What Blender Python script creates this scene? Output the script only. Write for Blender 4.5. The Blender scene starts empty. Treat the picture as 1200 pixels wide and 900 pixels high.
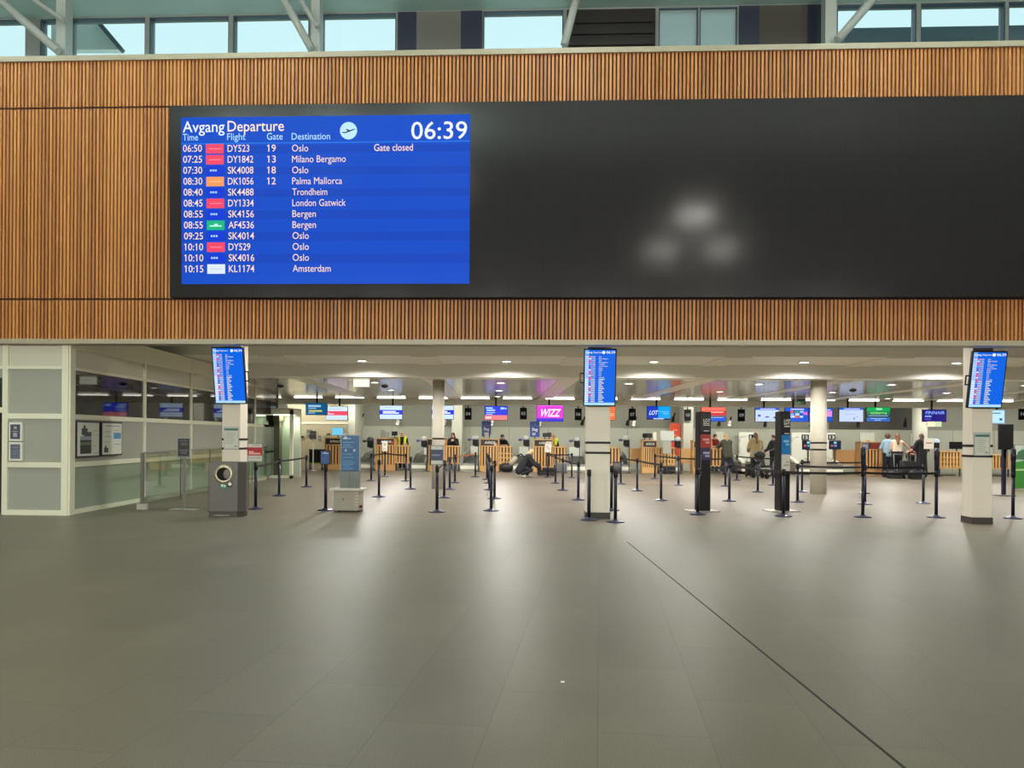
import bpy, math, random
from mathutils import Vector, Matrix
random.seed(7)
SC = bpy.context.scene
COL = SC.collection
PI = math.pi

# ------------------------------------------------------------------ camera
EYE, FOC, ROLL, YAW = 1.6, 900.0, 0.008, 0.047
CX, CY = 600.0, 512.0
FWD = Vector((-math.sin(YAW), math.cos(YAW), 0)); RGT = Vector((math.cos(YAW), math.sin(YAW), 0)); UP = Vector((0, 0, 1))
EYEP = Vector((0, 0, EYE))
cam_data = bpy.data.cameras.new('camera'); cam = bpy.data.objects.new('camera', cam_data); COL.objects.link(cam)
cx_ = (RGT + UP * ROLL).normalized(); cz_ = (-FWD).normalized(); cy_ = cz_.cross(cx_).normalized()
M_ = Matrix.Identity(4)
for i_ in range(3):
    M_[i_][0] = cx_[i_]; M_[i_][1] = cy_[i_]; M_[i_][2] = cz_[i_]; M_[i_][3] = EYEP[i_]
cam.matrix_world = M_
cam_data.sensor_width = 36.0; cam_data.lens = FOC / 1200 * 36.0
cam_data.shift_y = (CY - 450) / 1200.0
cam_data.clip_end = 300
SC.camera = cam

# ------------------------------------------------------------------ world and view
SC.view_settings.view_transform = 'Standard'; SC.view_settings.look = 'None'
SC.view_settings.exposure = 0.0; SC.view_settings.gamma = 1.0
SC.view_settings.use_curve_mapping = False
wd = bpy.data.worlds.new('world'); SC.world = wd; wd.use_nodes = True
bg = wd.node_tree.nodes['Background']; bg.inputs[0].default_value = (0.66, 0.92, 1.0, 1); bg.inputs[1].default_value = 1.15

# light levels (lamps themselves are built with their fittings further down)
HALL_PANEL_W = 3.0      # emission of the high hall luminaires
HALL_FILL_W = 50.0
FILL_W = 3200.0          # added fill lights on the unseen rear wall
HALL_DIM_W = 150.0
HALL_LEFT_FILL_W = 110.0
ROOF_FILL_W = 420.0
COVE_W = 66.0
DOWN_W = 430.0           # watts per recessed downlight
STRIP_E = 7.0          # emission of the linear lamps

# ------------------------------------------------------------------ picture <-> place
def ray(x, y):
    u, v = x - CX, y - CY
    return FWD * FOC + RGT * (u + ROLL * v) - UP * (v - ROLL * u)
def FL(x, y, z=0.0):
    d = ray(x, y); return EYEP + d * ((z - EYE) / d.z)
def PL(x, y, Y):
    d = ray(x, y); return EYEP + d * (Y / d.y)
def PD(x, y, dep):
    return EYEP + ray(x, y) * (dep / FOC)
def depth(p): return (Vector(p) - EYEP).dot(FWD)
TX = (FWD - RGT * 0.02).x / (FWD - RGT * 0.02).y      # the building's cross direction runs slightly to the left
def OB(a, y): return a + TX * y                        # x of the line "a" at depth y

# ------------------------------------------------------------------ materials
def lin(c):
    c = c / 255.0
    return c / 12.92 if c <= 0.04045 else ((c + 0.055) / 1.055) ** 2.4
def L3(rgb): return tuple(lin(c) for c in rgb)
MATS = {}
def mat(name, rgb, rough=0.5, metal=0.0, spec=0.5, vary=0.0, vscale=6.0, stretch=(1, 1, 1), bump=0.0):
    if name in MATS: return MATS[name]
    m = bpy.data.materials.new(name); m.use_nodes = True; MATS[name] = m
    nt = m.node_tree; b = nt.nodes['Principled BSDF']
    c = L3(rgb) + (1,)
    b.inputs['Base Color'].default_value = c; b.inputs['Roughness'].default_value = rough
    b.inputs['Metallic'].default_value = metal; b.inputs['Specular IOR Level'].default_value = spec
    if vary > 0:
        tc = nt.nodes.new('ShaderNodeTexCoord'); mp = nt.nodes.new('ShaderNodeMapping'); mp.inputs['Scale'].default_value = stretch
        nz = nt.nodes.new('ShaderNodeTexNoise'); nz.inputs['Scale'].default_value = vscale; nz.inputs['Detail'].default_value = 3
        mr = nt.nodes.new('ShaderNodeMapRange'); mr.inputs[3].default_value = 1 - vary; mr.inputs[4].default_value = 1 + vary
        mx = nt.nodes.new('ShaderNodeVectorMath'); mx.operation = 'SCALE'; mx.inputs[0].default_value = c[:3]
        nt.links.new(tc.outputs['Object'], mp.inputs[0]); nt.links.new(mp.outputs[0], nz.inputs['Vector'])
        nt.links.new(nz.outputs[0], mr.inputs[0]); nt.links.new(mr.outputs[0], mx.inputs['Scale']); nt.links.new(mx.outputs[0], b.inputs['Base Color'])
        if bump:
            bp = nt.nodes.new('ShaderNodeBump'); bp.inputs['Strength'].default_value = bump
            nt.links.new(nz.outputs[0], bp.inputs['Height']); nt.links.new(bp.outputs[0], b.inputs['Normal'])
    return m
def emit(name, rgb, strength=1.0, rough=0.25):
    if name in MATS: return MATS[name]
    m = bpy.data.materials.new(name); m.use_nodes = True; MATS[name] = m
    b = m.node_tree.nodes['Principled BSDF']
    b.inputs['Base Color'].default_value = (0.01, 0.01, 0.012, 1); b.inputs['Roughness'].default_value = rough
    b.inputs['Specular IOR Level'].default_value = 0.08
    b.inputs['Emission Color'].default_value = L3(rgb) + (1,); b.inputs['Emission Strength'].default_value = strength
    return m
def em(rgb, s=1.0): return emit('lit_%d_%d_%d_%d' % (*rgb, int(s * 100)), rgb, s)
def pt(rgb, rough=0.5): return mat('paint_%d_%d_%d_%d' % (*rgb, int(rough * 100)), rgb, rough)
def glass_mat(name, tint, gloss=0.1):
    if name in MATS: return MATS[name]
    m = bpy.data.materials.new(name); m.use_nodes = True; MATS[name] = m
    nt = m.node_tree; nt.nodes.remove(nt.nodes['Principled BSDF']); o = nt.nodes['Material Output']
    t = nt.nodes.new('ShaderNodeBsdfTransparent'); t.inputs[0].default_value = tint + (1,)
    g = nt.nodes.new('ShaderNodeBsdfGlossy'); g.inputs['Roughness'].default_value = 0.03
    f = nt.nodes.new('ShaderNodeFresnel'); ge = nt.nodes.new('ShaderNodeNewGeometry')
    ir = nt.nodes.new('ShaderNodeMapRange'); ir.inputs[3].default_value = 1.45; ir.inputs[4].default_value = 1 / 1.45     # same reflectance on both faces of the pane
    nt.links.new(ge.outputs['Backfacing'], ir.inputs[0]); nt.links.new(ir.outputs[0], f.inputs[0])
    mx = nt.nodes.new('ShaderNodeMixShader')
    nt.links.new(f.outputs[0], mx.inputs[0]); nt.links.new(t.outputs[0], mx.inputs[1]); nt.links.new(g.outputs[0], mx.inputs[2])
    nt.links.new(mx.outputs[0], o.inputs['Surface'])
    return m

M_NAVY = mat('navy_powder_coat', (18, 19, 42), 0.4)
M_NAVYBASE = mat('navy_cast_base', (52, 56, 84), 0.28, 0.3)
M_BLACK = mat('black_plastic', (10, 10, 12), 0.5, spec=0.3)
M_DARK = mat('dark_grey_plastic', (46, 46, 48), 0.5)
M_STEEL = mat('brushed_steel', (150, 150, 146), 0.35, 0.8)
M_GREYMET = mat('grey_metal', (118, 118, 112), 0.4, 0.3)
M_WHITE = mat('white_enamel', (222, 222, 208), 0.4)
M_FRAME = mat('cream_window_frame', (225, 224, 200), 0.4)
M_COLUMN = mat('painted_column', (226, 217, 200), 0.55, vary=0.04, vscale=3)
M_WALLGREY = mat('grey_wall_panel', (160, 162, 146), 0.5, vary=0.05, vscale=2)
M_WALLDARK = mat('upper_grey_wall', (130, 129, 116), 0.55, vary=0.05, vscale=2)
M_BEIGE = mat('beige_wall', (166, 156, 128), 0.6, vary=0.04)
M_OAK = mat('oak_veneer', (206, 160, 98), 0.45, vary=0.12, vscale=5, stretch=(6, 6, 0.6))
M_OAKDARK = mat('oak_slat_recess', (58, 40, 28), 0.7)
M_SKIN = mat('skin', (205, 155, 130), 0.55)
M_GLASS = glass_mat('clear_glass', (0.93, 0.96, 0.94))
M_GLASSGREEN = glass_mat('railing_glass', (0.86, 0.93, 0.87))

# ------------------------------------------------------------------ mesh builder
class MB:
    def __init__(s): s.v = []; s.f = []; s.m = []; s.sm = []
    def add(s, vs, fs, mi=0, smooth=False):
        o = len(s.v); s.v += [tuple(p) for p in vs]
        for f in fs: s.f.append(tuple(i + o for i in f)); s.m.append(mi); s.sm.append(smooth)
        return s
    def box(s, x0, x1, y0, y1, z0, z1, mi=0):
        vs = [(x0, y0, z0), (x1, y0, z0), (x1, y1, z0), (x0, y1, z0), (x0, y0, z1), (x1, y0, z1), (x1, y1, z1), (x0, y1, z1)]
        return s.add(vs, [(0, 3, 2, 1), (4, 5, 6, 7), (0, 1, 5, 4), (1, 2, 6, 5), (2, 3, 7, 6), (3, 0, 4, 7)], mi)
    def prism(s, pts, vec, mi=0):
        n = len(pts); vec = Vector(vec); a = [Vector(p) for p in pts]; b = [p + vec for p in a]
        fs = [tuple(range(n))[::-1], tuple(range(n, 2 * n))] + [(i, (i + 1) % n, n + (i + 1) % n, n + i) for i in range(n)]
        return s.add(a + b, fs, mi)
    def bar(s, p, q, w, h, mi=0, up=(0, 0, 1)):
        p = Vector(p); q = Vector(q); d = (q - p).normalized(); u = Vector(up)
        if abs(d.dot(u)) > 0.98: u = Vector((0, 1, 0))
        r = d.cross(u).normalized(); u = r.cross(d).normalized(); r = r * w / 2; u = u * h / 2
        return s.prism([p - r - u, p + r - u, p + r + u, p - r + u], q - p, mi)
    def cyl(s, p, q, r0, r1=None, n=14, mi=0, smooth=True):
        r1 = r0 if r1 is None else r1; p = Vector(p); q = Vector(q); d = (q - p).normalized()
        a = d.orthogonal().normalized(); b = d.cross(a); vs = []
        for c, r in ((p, r0), (q, r1)):
            vs += [c + (a * math.cos(2 * PI * i / n) + b * math.sin(2 * PI * i / n)) * r for i in range(n)]
        s.add(vs, [(i, (i + 1) % n, n + (i + 1) % n, n + i) for i in range(n)], mi, smooth)
        return s.add(vs, [tuple(range(n))[::-1], tuple(range(n, 2 * n))], mi)
    def lathe(s, prof, n=24, o=(0, 0, 0), mi=0, axis='z', cap=True):
        vs = []; k = len(prof); o = Vector(o)
        for r, z in prof:
            for i in range(n):
                c, t = math.cos(2 * PI * i / n) * r, math.sin(2 * PI * i / n) * r
                vs.append(o + (Vector((c, t, z)) if axis == 'z' else Vector((c, z, t)) if axis == 'y' else Vector((z, c, t))))
        s.add(vs, [(j * n + i, j * n + (i + 1) % n, (j + 1) * n + (i + 1) % n, (j + 1) * n + i) for j in range(k - 1) for i in range(n)], mi, True)
        if cap: s.add([vs[i] for i in range(n)] + [vs[(k - 1) * n + i] for i in range(n)], [tuple(range(n))[::-1], tuple(range(n, 2 * n))], mi)
        return s
    def ell(s, c, r, nu=14, nv=9, mi=0, rot=None):
        vs = []; c = Vector(c)
        for j in range(nv + 1):
            t = PI * j / nv
            for i in range(nu):
                p = Vector((r[0] * math.sin(t) * math.cos(2 * PI * i / nu), r[1] * math.sin(t) * math.sin(2 * PI * i / nu), r[2] * math.cos(t)))
                vs.append(c + (rot @ p if rot is not None else p))
        return s.add(vs, [(j * nu + i, (j + 1) * nu + i, (j + 1) * nu + (i + 1) % nu, j * nu + (i + 1) % nu) for j in range(nv) for i in range(nu)], mi, True)
    def cap(s, p, q, r0, r1, n=12, mi=0):
        s.cyl(p, q, r0, r1, n, mi); s.ell(p, (r0,) * 3, n, 8, mi); s.ell(q, (r1,) * 3, n, 8, mi); return s
    def build(s, name, mats, parent=None, loc=None, bevel=0.0):
        me = bpy.data.meshes.new(name); me.from_pydata(s.v, [], s.f); me.update()
        if not isinstance(mats, (list, tuple)): mats = [mats]
        for m in mats: me.materials.append(m)
        me.polygons.foreach_set('material_index', s.m); me.polygons.foreach_set('use_smooth', s.sm)
        import bmesh
        bm = bmesh.new(); bm.from_mesh(me); bmesh.ops.remove_doubles(bm, verts=bm.verts, dist=1e-6)
        bmesh.ops.recalc_face_normals(bm, faces=bm.faces); bm.to_mesh(me); bm.free()
        o = bpy.data.objects.new(name, me); COL.objects.link(o)
        if parent is not None: o.parent = parent
        if loc is not None: o.location = loc
        if bevel:
            b = o.modifiers.new('edge', 'BEVEL'); b.width = bevel; b.segments = 2; b.limit_method = 'ANGLE'
        return o
def tag(o, label, cat, group=None):
    o['label'] = label; o['category'] = cat
    if group: o['group'] = group
    return o
def thing(name, label, cat, loc, rz=0.0, group=None, rx=0.0):
    o = bpy.data.objects.new(name, None); COL.objects.link(o); o.empty_display_size = 0.1
    o.location = loc; o.rotation_euler = (rx, 0, rz)
    return tag(o, label, cat, group)
def structure(o, label=None, cat=None):
    o['kind'] = 'structure'
    if label: o['label'] = label
    if cat: o['category'] = cat
    return o

# ------------------------------------------------------------------ lettering
_TXT = {}
def text_geo(s, bold=0.012):
    k = (s, bold)
    if k not in _TXT:
        c = bpy.data.curves.new('t', 'FONT'); c.body = s; c.size = 1; c.offset = bold; c.resolution_u = 3
        o = bpy.data.objects.new('t', c); COL.objects.link(o)
        dg = bpy.context.evaluated_depsgraph_get(); me = bpy.data.meshes.new_from_object(o.evaluated_get(dg))
        vs = [v.co.copy() for v in me.vertices]; fs = [tuple(p.vertices) for p in me.polygons]; bpy.data.meshes.remove(me)
        if any(ch.isdigit() for ch in s):                      # the numeral one gets its flag
            for i, ch in enumerate(s):
                if ch != '1': continue
                c.body = s[:i + 1]; dg = bpy.context.evaluated_depsgraph_get(); me = bpy.data.meshes.new_from_object(o.evaluated_get(dg))
                xr = max(v.co.x for v in me.vertices); top = max(v.co.y for v in me.vertices if v.co.x > xr - .12); xl = min(v.co.x for v in me.vertices if v.co.x > xr - .13); bpy.data.meshes.remove(me)
                n = len(vs); vs += [Vector((xl + .01, top, 0)), Vector((xl - .12, top - .10, 0)), Vector((xl - .12, top - .19, 0)), Vector((xl + .01, top - .11, 0))]; fs.append((n, n + 1, n + 2, n + 3))
        _TXT[k] = (vs, fs)
        bpy.data.objects.remove(o); bpy.data.curves.remove(c)
    return _TXT[k]
def put_text(mb, s, x0, x1, z0, cap, y=0.0, mi=0, slant=0.0, bold=0.012, height=None):
    """letters of cap height `cap` standing on z0, spread from x0 to x1, in the local XZ plane facing -Y"""
    vs, fs = text_geo(s, bold)
    a = min(p.x for p in vs); b = max(p.x for p in vs); kx = (x1 - x0) / (b - a); kz = cap / 0.70
    mb.add([(x0 + (p.x - a) * kx + slant * p.y * kz, y, z0 + p.y * kz) for p in vs], fs, mi)
def text_vertical(mb, s, x, z0, z1, size, y, mi=0):
    vs, fs = text_geo(s, 0.012)
    a = min(p.x for p in vs); b = max(p.x for p in vs); kz = (z1 - z0) / (b - a); kx = size / 0.70
    mb.add([(x - p.y * kx, y, z0 + (p.x - a) * kz) for p in vs], fs, mi)
# ================================================================== THE SETTING
XL, XR = -21.0, 29.0
YF = 14.3                      # front of the timber wall
def floor_material():
    m = bpy.data.materials.new('stone_floor_tiles'); m.use_nodes = True; nt = m.node_tree; b = nt.nodes['Principled BSDF']
    N = nt.nodes.new; K = nt.links.new
    tc = N('ShaderNodeTexCoord'); mp = N('ShaderNodeMapping'); mp.inputs['Rotation'].default_value = (0, 0, -math.atan(TX))
    K(tc.outputs['Object'], mp.inputs[0])
    br = N('ShaderNodeTexBrick'); br.inputs['Scale'].default_value = 1.0; br.offset = 0.5
    br.inputs['Brick Width'].default_value = 1.2; br.inputs['Row Height'].default_value = 0.6
    br.inputs['Mortar Size'].default_value = 0.004; br.inputs['Mortar Smooth'].default_value = 0.3; br.inputs['Bias'].default_value = 0.0
    br.inputs['Color1'].default_value = (0.93, 0.93, 0.93, 1); br.inputs['Color2'].default_value = (1.05, 1.05, 1.05, 1); br.inputs['Mortar'].default_value = (0.74, 0.74, 0.74, 1)
    rot = N('ShaderNodeMapping'); rot.inputs['Rotation'].default_value = (0, 0, PI / 2); K(mp.outputs[0], rot.inputs[0]); K(rot.outputs[0], br.inputs['Vector'])
    n1 = N('ShaderNodeTexNoise'); n1.inputs['Scale'].default_value = 130; n1.inputs['Detail'].default_value = 2; K(mp.outputs[0], n1.inputs['Vector'])
    r1 = N('ShaderNodeMapRange'); r1.inputs[1].default_value = 0.3; r1.inputs[2].default_value = 0.7; r1.inputs[3].default_value = 0.72; r1.inputs[4].default_value = 1.28; K(n1.outputs[0], r1.inputs[0])
    n2 = N('ShaderNodeTexNoise'); n2.inputs['Scale'].default_value = 0.9; n2.inputs['Detail'].default_value = 4; K(mp.outputs[0], n2.inputs['Vector'])
    r2 = N('ShaderNodeMapRange'); r2.inputs[1].default_value = 0.3; r2.inputs[2].default_value = 0.7; r2.inputs[3].default_value = 0.9; r2.inputs[4].default_value = 1.1; K(n2.outputs[0], r2.inputs[0])
    mu = N('ShaderNodeMath'); mu.operation = 'MULTIPLY'; K(r1.outputs[0], mu.inputs[0]); K(r2.outputs[0], mu.inputs[1])
    s1 = N('ShaderNodeVectorMath'); s1.operation = 'SCALE'; K(br.outputs['Color'], s1.inputs[0]); K(mu.outputs[0], s1.inputs['Scale'])
    s2 = N('ShaderNodeVectorMath'); s2.operation = 'MULTIPLY'; s2.inputs[1].default_value = L3(FLOOR_RGB); K(s1.outputs[0], s2.inputs[0]); K(s2.outputs[0], b.inputs['Base Color'])
    r3 = N('ShaderNodeMapRange'); r3.inputs[3].default_value = FLOOR_R0; r3.inputs[4].default_value = FLOOR_R1; K(n2.outputs[0], r3.inputs[0]); K(r3.outputs[0], b.inputs['Roughness'])
    b.inputs['Specular IOR Level'].default_value = 0.4
    return m
FLOOR_RGB, FLOOR_R0, FLOOR_R1 = (111, 103, 88), 0.36, 0.48
mb = MB(); mb.box(XL, XR, -16, 44, -0.2, 0.0)
structure(mb.build('floor', floor_material()), 'grey stone tile floor of the departure hall', 'floor')
# dark expansion joint running away from the camera
mb = MB(); p, q = FL(735, 635), FL(1060, 900); dd = (q - p).normalized(); q = q + dd * 4
mb.bar((p.x, p.y, 0.0005), (q.x, q.y, 0.0005), 0.016, 0.003); structure(mb.build('trim_1', mat('dark_joint', (30, 28, 24), 0.7)), 'dark expansion joint in the floor', 'floor joint')

# ---- timber wall above the check-in hall
def hz(x, y, Y): return PL(x, y, Y).z
ZB = hz(600, 404, YF); ZS0 = hz(600, 398, YF); ZT = hz(600, 58, YF); Z1 = hz(600, 350.3, YF); Z2 = hz(600, 120, YF)
def slat_material():
    m = bpy.data.materials.new('timber_slats'); m.use_nodes = True; nt = m.node_tree; b = nt.nodes['Principled BSDF']
    N = nt.nodes.new; K = nt.links.new
    tc = N('ShaderNodeTexCoord'); sx = N('ShaderNodeSeparateXYZ'); K(tc.outputs['Object'], sx.inputs[0])
    d = N('ShaderNodeMath'); d.operation = 'DIVIDE'; d.inputs[1].default_value = PITCH; K(sx.outputs[0], d.inputs[0])
    fl = N('ShaderNodeMath'); fl.operation = 'FLOOR'; K(d.outputs[0], fl.inputs[0])
    wn = N('ShaderNodeTexWhiteNoise'); wn.noise_dimensions = '1D'; K(fl.outputs[0], wn.inputs['W'])
    mp = N('ShaderNodeMapping'); mp.inputs['Scale'].default_value = (30, 30, 1.2); K(tc.outputs['Object'], mp.inputs[0])
    nz = N('ShaderNodeTexNoise'); nz.inputs['Scale'].default_value = 1.5; nz.inputs['Detail'].default_value = 4; K(mp.outputs[0], nz.inputs['Vector'])
    ad = N('ShaderNodeMath'); ad.operation = 'ADD'; K(wn.outputs['Value'], ad.inputs[0]); K(nz.outputs[0], ad.inputs[1])
    mr = N('ShaderNodeMapRange'); mr.inputs[2].default_value = 2.0; K(ad.outputs[0], mr.inputs[0])
    cr = N('ShaderNodeValToRGB'); cr.color_ramp.elements[0].color = L3((138, 80, 43)) + (1,); cr.color_ramp.elements[1].color = L3((213, 146, 79)) + (1,)
    K(mr.outputs[0], cr.inputs[0]); K(cr.outputs[0], b.inputs['Base Color']); b.inputs['Roughness'].default_value = 0.55
    return m
PITCH = 0.0712
mb = MB()
mb.box(XL, XR, YF + 0.045, YF + 0.35, ZB + 0.02, ZT - 0.02, 1)
n = int((XR - XL) / PITCH)
for i in range(n):
    x = XL + i * PITCH + 0.012
    for z0, z1 in ((ZS0, Z1 - 0.02), (Z1 + 0.02, Z2 - 0.02), (Z2 + 0.02, ZT - 0.1)):
        mb.box(x, x + 0.042, YF, YF + 0.05, z0, z1, 0)
structure(mb.build('wall_front', [slat_material(), mat('slat_backing', (50, 32, 24), 0.8)]), 'timber slat wall above the check-in hall', 'wall')
mb = MB(); mb.box(XL, XR, YF - 0.03, YF + 0.34, ZB, ZS0 - 0.004); mb.box(XL, XR, YF - 0.04, YF + 0.5, ZT - 0.1, ZT)
structure(mb.build('trim_2', mat('fascia_edge', (164, 155, 133), 0.45)), 'pale edge strips of the slat wall', 'trim')

# ---- ceilings of the low hall
YB, YC, YE = 20.0, 22.3, 35.3      # start of stepped ceiling, beam face, end of glossy ceiling
ZC = 3.33; ZP = 3.71
mb = MB()
mb.box(XL, XR, YF + 0.35, YB, 4.15, 4.3); mb.box(XL, XR, YB, YC, ZP, 4.3); mb.box(XL, XR, YF + 0.35, 41, 4.3, ZT - 0.3)
M_CEIL = mat('painted_soffit', (238, 236, 226), 0.5, vary=0.04, vscale=1.5)
structure(mb.build('ceiling', M_CEIL), 'stepped grey ceiling of the check-in hall', 'ceiling')
mb = MB(); mb.box(XL, XR, YC, YC + 0.7, ZC, ZP + 0.3)
structure(mb.build('trim_3', mat('beam_paint', (240, 238, 228), 0.45)), 'long grey ceiling beam over the round columns', 'beam')
def ceiling_panel_material():
    m = mat('glossy_ceiling_panels', (128, 122, 108), 0.16, 0.0, 0.5)
    nt = m.node_tree; b = nt.nodes['Principled BSDF']
    tc = nt.nodes.new('ShaderNodeTexCoord'); br = nt.nodes.new('ShaderNodeTexBrick'); br.offset = 0; br.inputs['Scale'].default_value = 1
    br.inputs['Brick Width'].default_value = 1.36; br.inputs['Row Height'].default_value = 3.9; br.inputs['Mortar Size'].default_value = 0.006
    br.inputs['Color1'].default_value = L3((164, 158, 144)) + (1,); br.inputs['Color2'].default_value = L3((170, 164, 150)) + (1,); br.inputs['Mortar'].default_value = L3((70, 66, 58)) + (1,)
    nt.links.new(tc.outputs['Object'], br.inputs['Vector']); nt.links.new(br.outputs['Color'], b.inputs['Base Color'])
    return m
mb = MB(); mb.box(XL, XR, YC + 0.7, YE, ZC, ZC + 0.2)
structure(mb.build('ceiling_back', ceiling_panel_material()), 'glossy brown-grey ceiling panels above check-in', 'ceiling')
# cross beams, one per bay
A0 = OB(0, 20.5) * -1 + PL(499, 411, 20.5).x; BAY = 4.07
mb = MB()
for k in range(-4, 7):
    a = A0 + k * BAY
    for (y0, y1, z0, z1, w) in ((YB - 0.012, YC, ZP - 0.035, ZP + 0.2, 0.35), (YC + 0.69, YE, ZC - 0.012, ZC + 0.1, 0.3)):
        mb.prism([(OB(a, y0) - w, y0, z0), (OB(a, y0) + w, y0, z0), (OB(a, y1) + w, y1, z0), (OB(a, y1) - w, y1, z0)], (0, 0, z1 - z0))
structure(mb.build('trim_4', mat('cross_beam', (240, 236, 224), 0.3)), 'pale cross beams of the check-in ceiling', 'beam')
# bulkhead and back wall
YW = 39.0
mb = MB(); mb.box(XL, XR, YE, YE + 0.5, 3.06, ZC + 0.2)
structure(mb.build('trim_5', mat('bulkhead', (240, 240, 226), 0.5)), 'pale bulkhead at the end of the ceiling', 'bulkhead')
ZSEAM = hz(600, 500.5, YW)
mb = MB(); mb.box(XL, XR, YW, YW + 0.3, 0, ZSEAM, 0); mb.box(XL, XR, YW + 0.28, YW + 0.55, ZSEAM, 4.3, 1); mb.box(XL, XR, YE + 0.4, YW + 0.5, 3.30, 3.5, 1)
w = PL(974, 500, YW).x; w2 = PL(1074, 500, YW).x
mb.box(w, w2, YW + 0.26, YW + 0.279, ZSEAM, 3.3, 2)
for xx in range(-18, 26, 2): mb.box(xx, xx + 0.012, YW - 0.003, YW, 0, ZSEAM, 2)
structure(mb.build('wall_back', [M_WALLGREY, M_WALLDARK, mat('dark_recess', (66, 63, 56), 0.6)]), 'grey panelled wall behind the check-in desks', 'wall')
mb = MB(); xa, xb = PL(340, 500, 38).x, PL(416, 500, 38).x
mb.box(xa, xb, 37.6, YW, 0, 3.3); mb.box(xa, xb, 37.57, 37.6, hz(380, 497, 37.6), hz(380, 494.5, 37.6), 1)
mb.box(PL(347, 500, 37.6).x, PL(359, 500, 37.6).x, 37.585, 37.6, 0, hz(350, 496, 37.6), 2)
structure(mb.build('wall_left_back', [M_BEIGE, mat('beige_trim', (216, 210, 184), 0.5), mat('beige_door', (172, 164, 136), 0.5)]), 'beige wall with a door at the left end', 'wall')
mb = MB(); mb.box(XL - 0.3, XL, -16, 44, 0, 15); structure(mb.build('wall_left', M_WALLGREY))
mb = MB(); mb.box(XR, XR + 0.3, -16, 44, 0, 15); structure(mb.build('wall_right', M_WALLGREY))
mb = MB(); mb.box(XL, XR, -16.3, -16, 0, 15); structure(mb.build('wall_rear', mat('rear_wall', (90, 88, 82), 0.6)))

# ---- clerestory and roof above the timber wall
YK = 16.6
def kz(y): return hz(600, y, YK)
openings = [(47, 70, 'c'), (82, 170, 'c'), (175, 268, 'c'), (273, 362, 'c'), (377, 464, 'c'), (566, 660, 'c'), (772, 818, 'f'), (820, 864, 'f'), (981, 1074, 'c'), (1079, 1178, 'c'), (1182, 1290, 'c'), (-60, 30, 'c')]
openings.sort()
zlo = ZT - 0.5
def ktop(x):                       # window heads as seen (they follow the roof line)
    return kz(12.5) + 0.0 * x
ZH = ktop(0)
mb = MB(); xs = [XL]
for a, b_, k in openings: xs += [PL(a, 40, YK).x, PL(b_, 40, YK).x]
xs.append(XR)
for i in range(0, len(xs) - 1, 2):
    if xs[i + 1] > xs[i]: mb.box(xs[i], xs[i + 1], YK, YK + 0.25, zlo, ZH, 0)
mb.box(XL, XR, YK, YK + 0.25, ZH, 15, 0)
mb.box(XL, XR, YF + 0.35, YK + 2.0, ZT - 0.7, ZT - 0.5, 0)
M_NAVYWALL = mat('blue_black_cladding', (34, 40, 58), 0.5)
def band(x0, x1, mi, dz=0.0): mb.box(PL(x0, 40, YK - 0.03).x, PL(x1, 40, YK - 0.03).x, YK - 0.03, YK - 0.001, zlo, ZH - dz, mi)
band(466, 488, 1); band(540, 565, 1); band(866, 890, 1); band(946, 964, 1); band(664, 768, 2, 0.02); band(488, 540, 3); band(890, 946, 4)
for k in range(9):
    z = zlo + 0.25 + k * 0.24
    mb.box(PL(666, 40, YK - 0.06).x, PL(766, 40, YK - 0.06).x, YK - 0.08, YK - 0.03, z, z + 0.12, 2)
structure(mb.build('wall_upper', [mat('clerestory_grey', (134, 140, 134), 0.6), M_NAVYWALL, mat('black_louvre', (30, 25, 22), 0.5), mat('concrete_pier', (104, 104, 98), 0.7), mat('dark_brown_pier', (70, 66, 60), 0.7)]), 'wall with high windows above the timber', 'wall')
M_FROST = mat('frosted_pane', (176, 196, 192), 0.5)
M_FROST.node_tree.nodes['Principled BSDF'].inputs['Transmission Weight'].default_value = 0.55
for i, (a, b_, k) in enumerate(openings):
    x0, x1 = PL(a, 40, YK).x, PL(b_, 40, YK).x
    f = MB(); t = 0.022
    f.box(x0, x0 + t, YK + 0.02, YK + 0.14, zlo, ZH); f.box(x1 - t, x1, YK + 0.02, YK + 0.14, zlo, ZH); f.box(x0, x1, YK + 0.02, YK + 0.14, ZH - t, ZH); f.box(x0, x1, YK + 0.02, YK + 0.14, zlo, zlo + t)
    w = structure(f.build('window_%d' % (i + 1), mat('blue_grey_window_frame', (58, 78, 92), 0.4)))
    g = MB(); g.box(x0 + t, x1 - t, YK + 0.06, YK + 0.075, zlo + t, ZH - t); g.build('pane', M_GLASS if k == 'c' else M_FROST, w)
# roof: slopes up towards the viewer
mb = MB(); mb.prism([(XL, YK + 0.1, ZH + 0.03), (XR, YK + 0.1, ZH + 0.03), (XR, YK - 1.2, ZH + 0.05), (XL, YK - 1.2, ZH + 0.05)], (0, 0, 0.3))
mb.prism([(XL, YK - 1.2, ZH + 0.05), (XR, YK - 1.2, ZH + 0.05), (XR, -16.2, 14.6), (XL, -16.2, 14.6)], (0, 0, 0.3))
structure(mb.build('ceiling_hall', mat('roof_deck', (164, 188, 184), 0.5)), 'grey-green roof deck of the high hall', 'ceiling')
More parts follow.
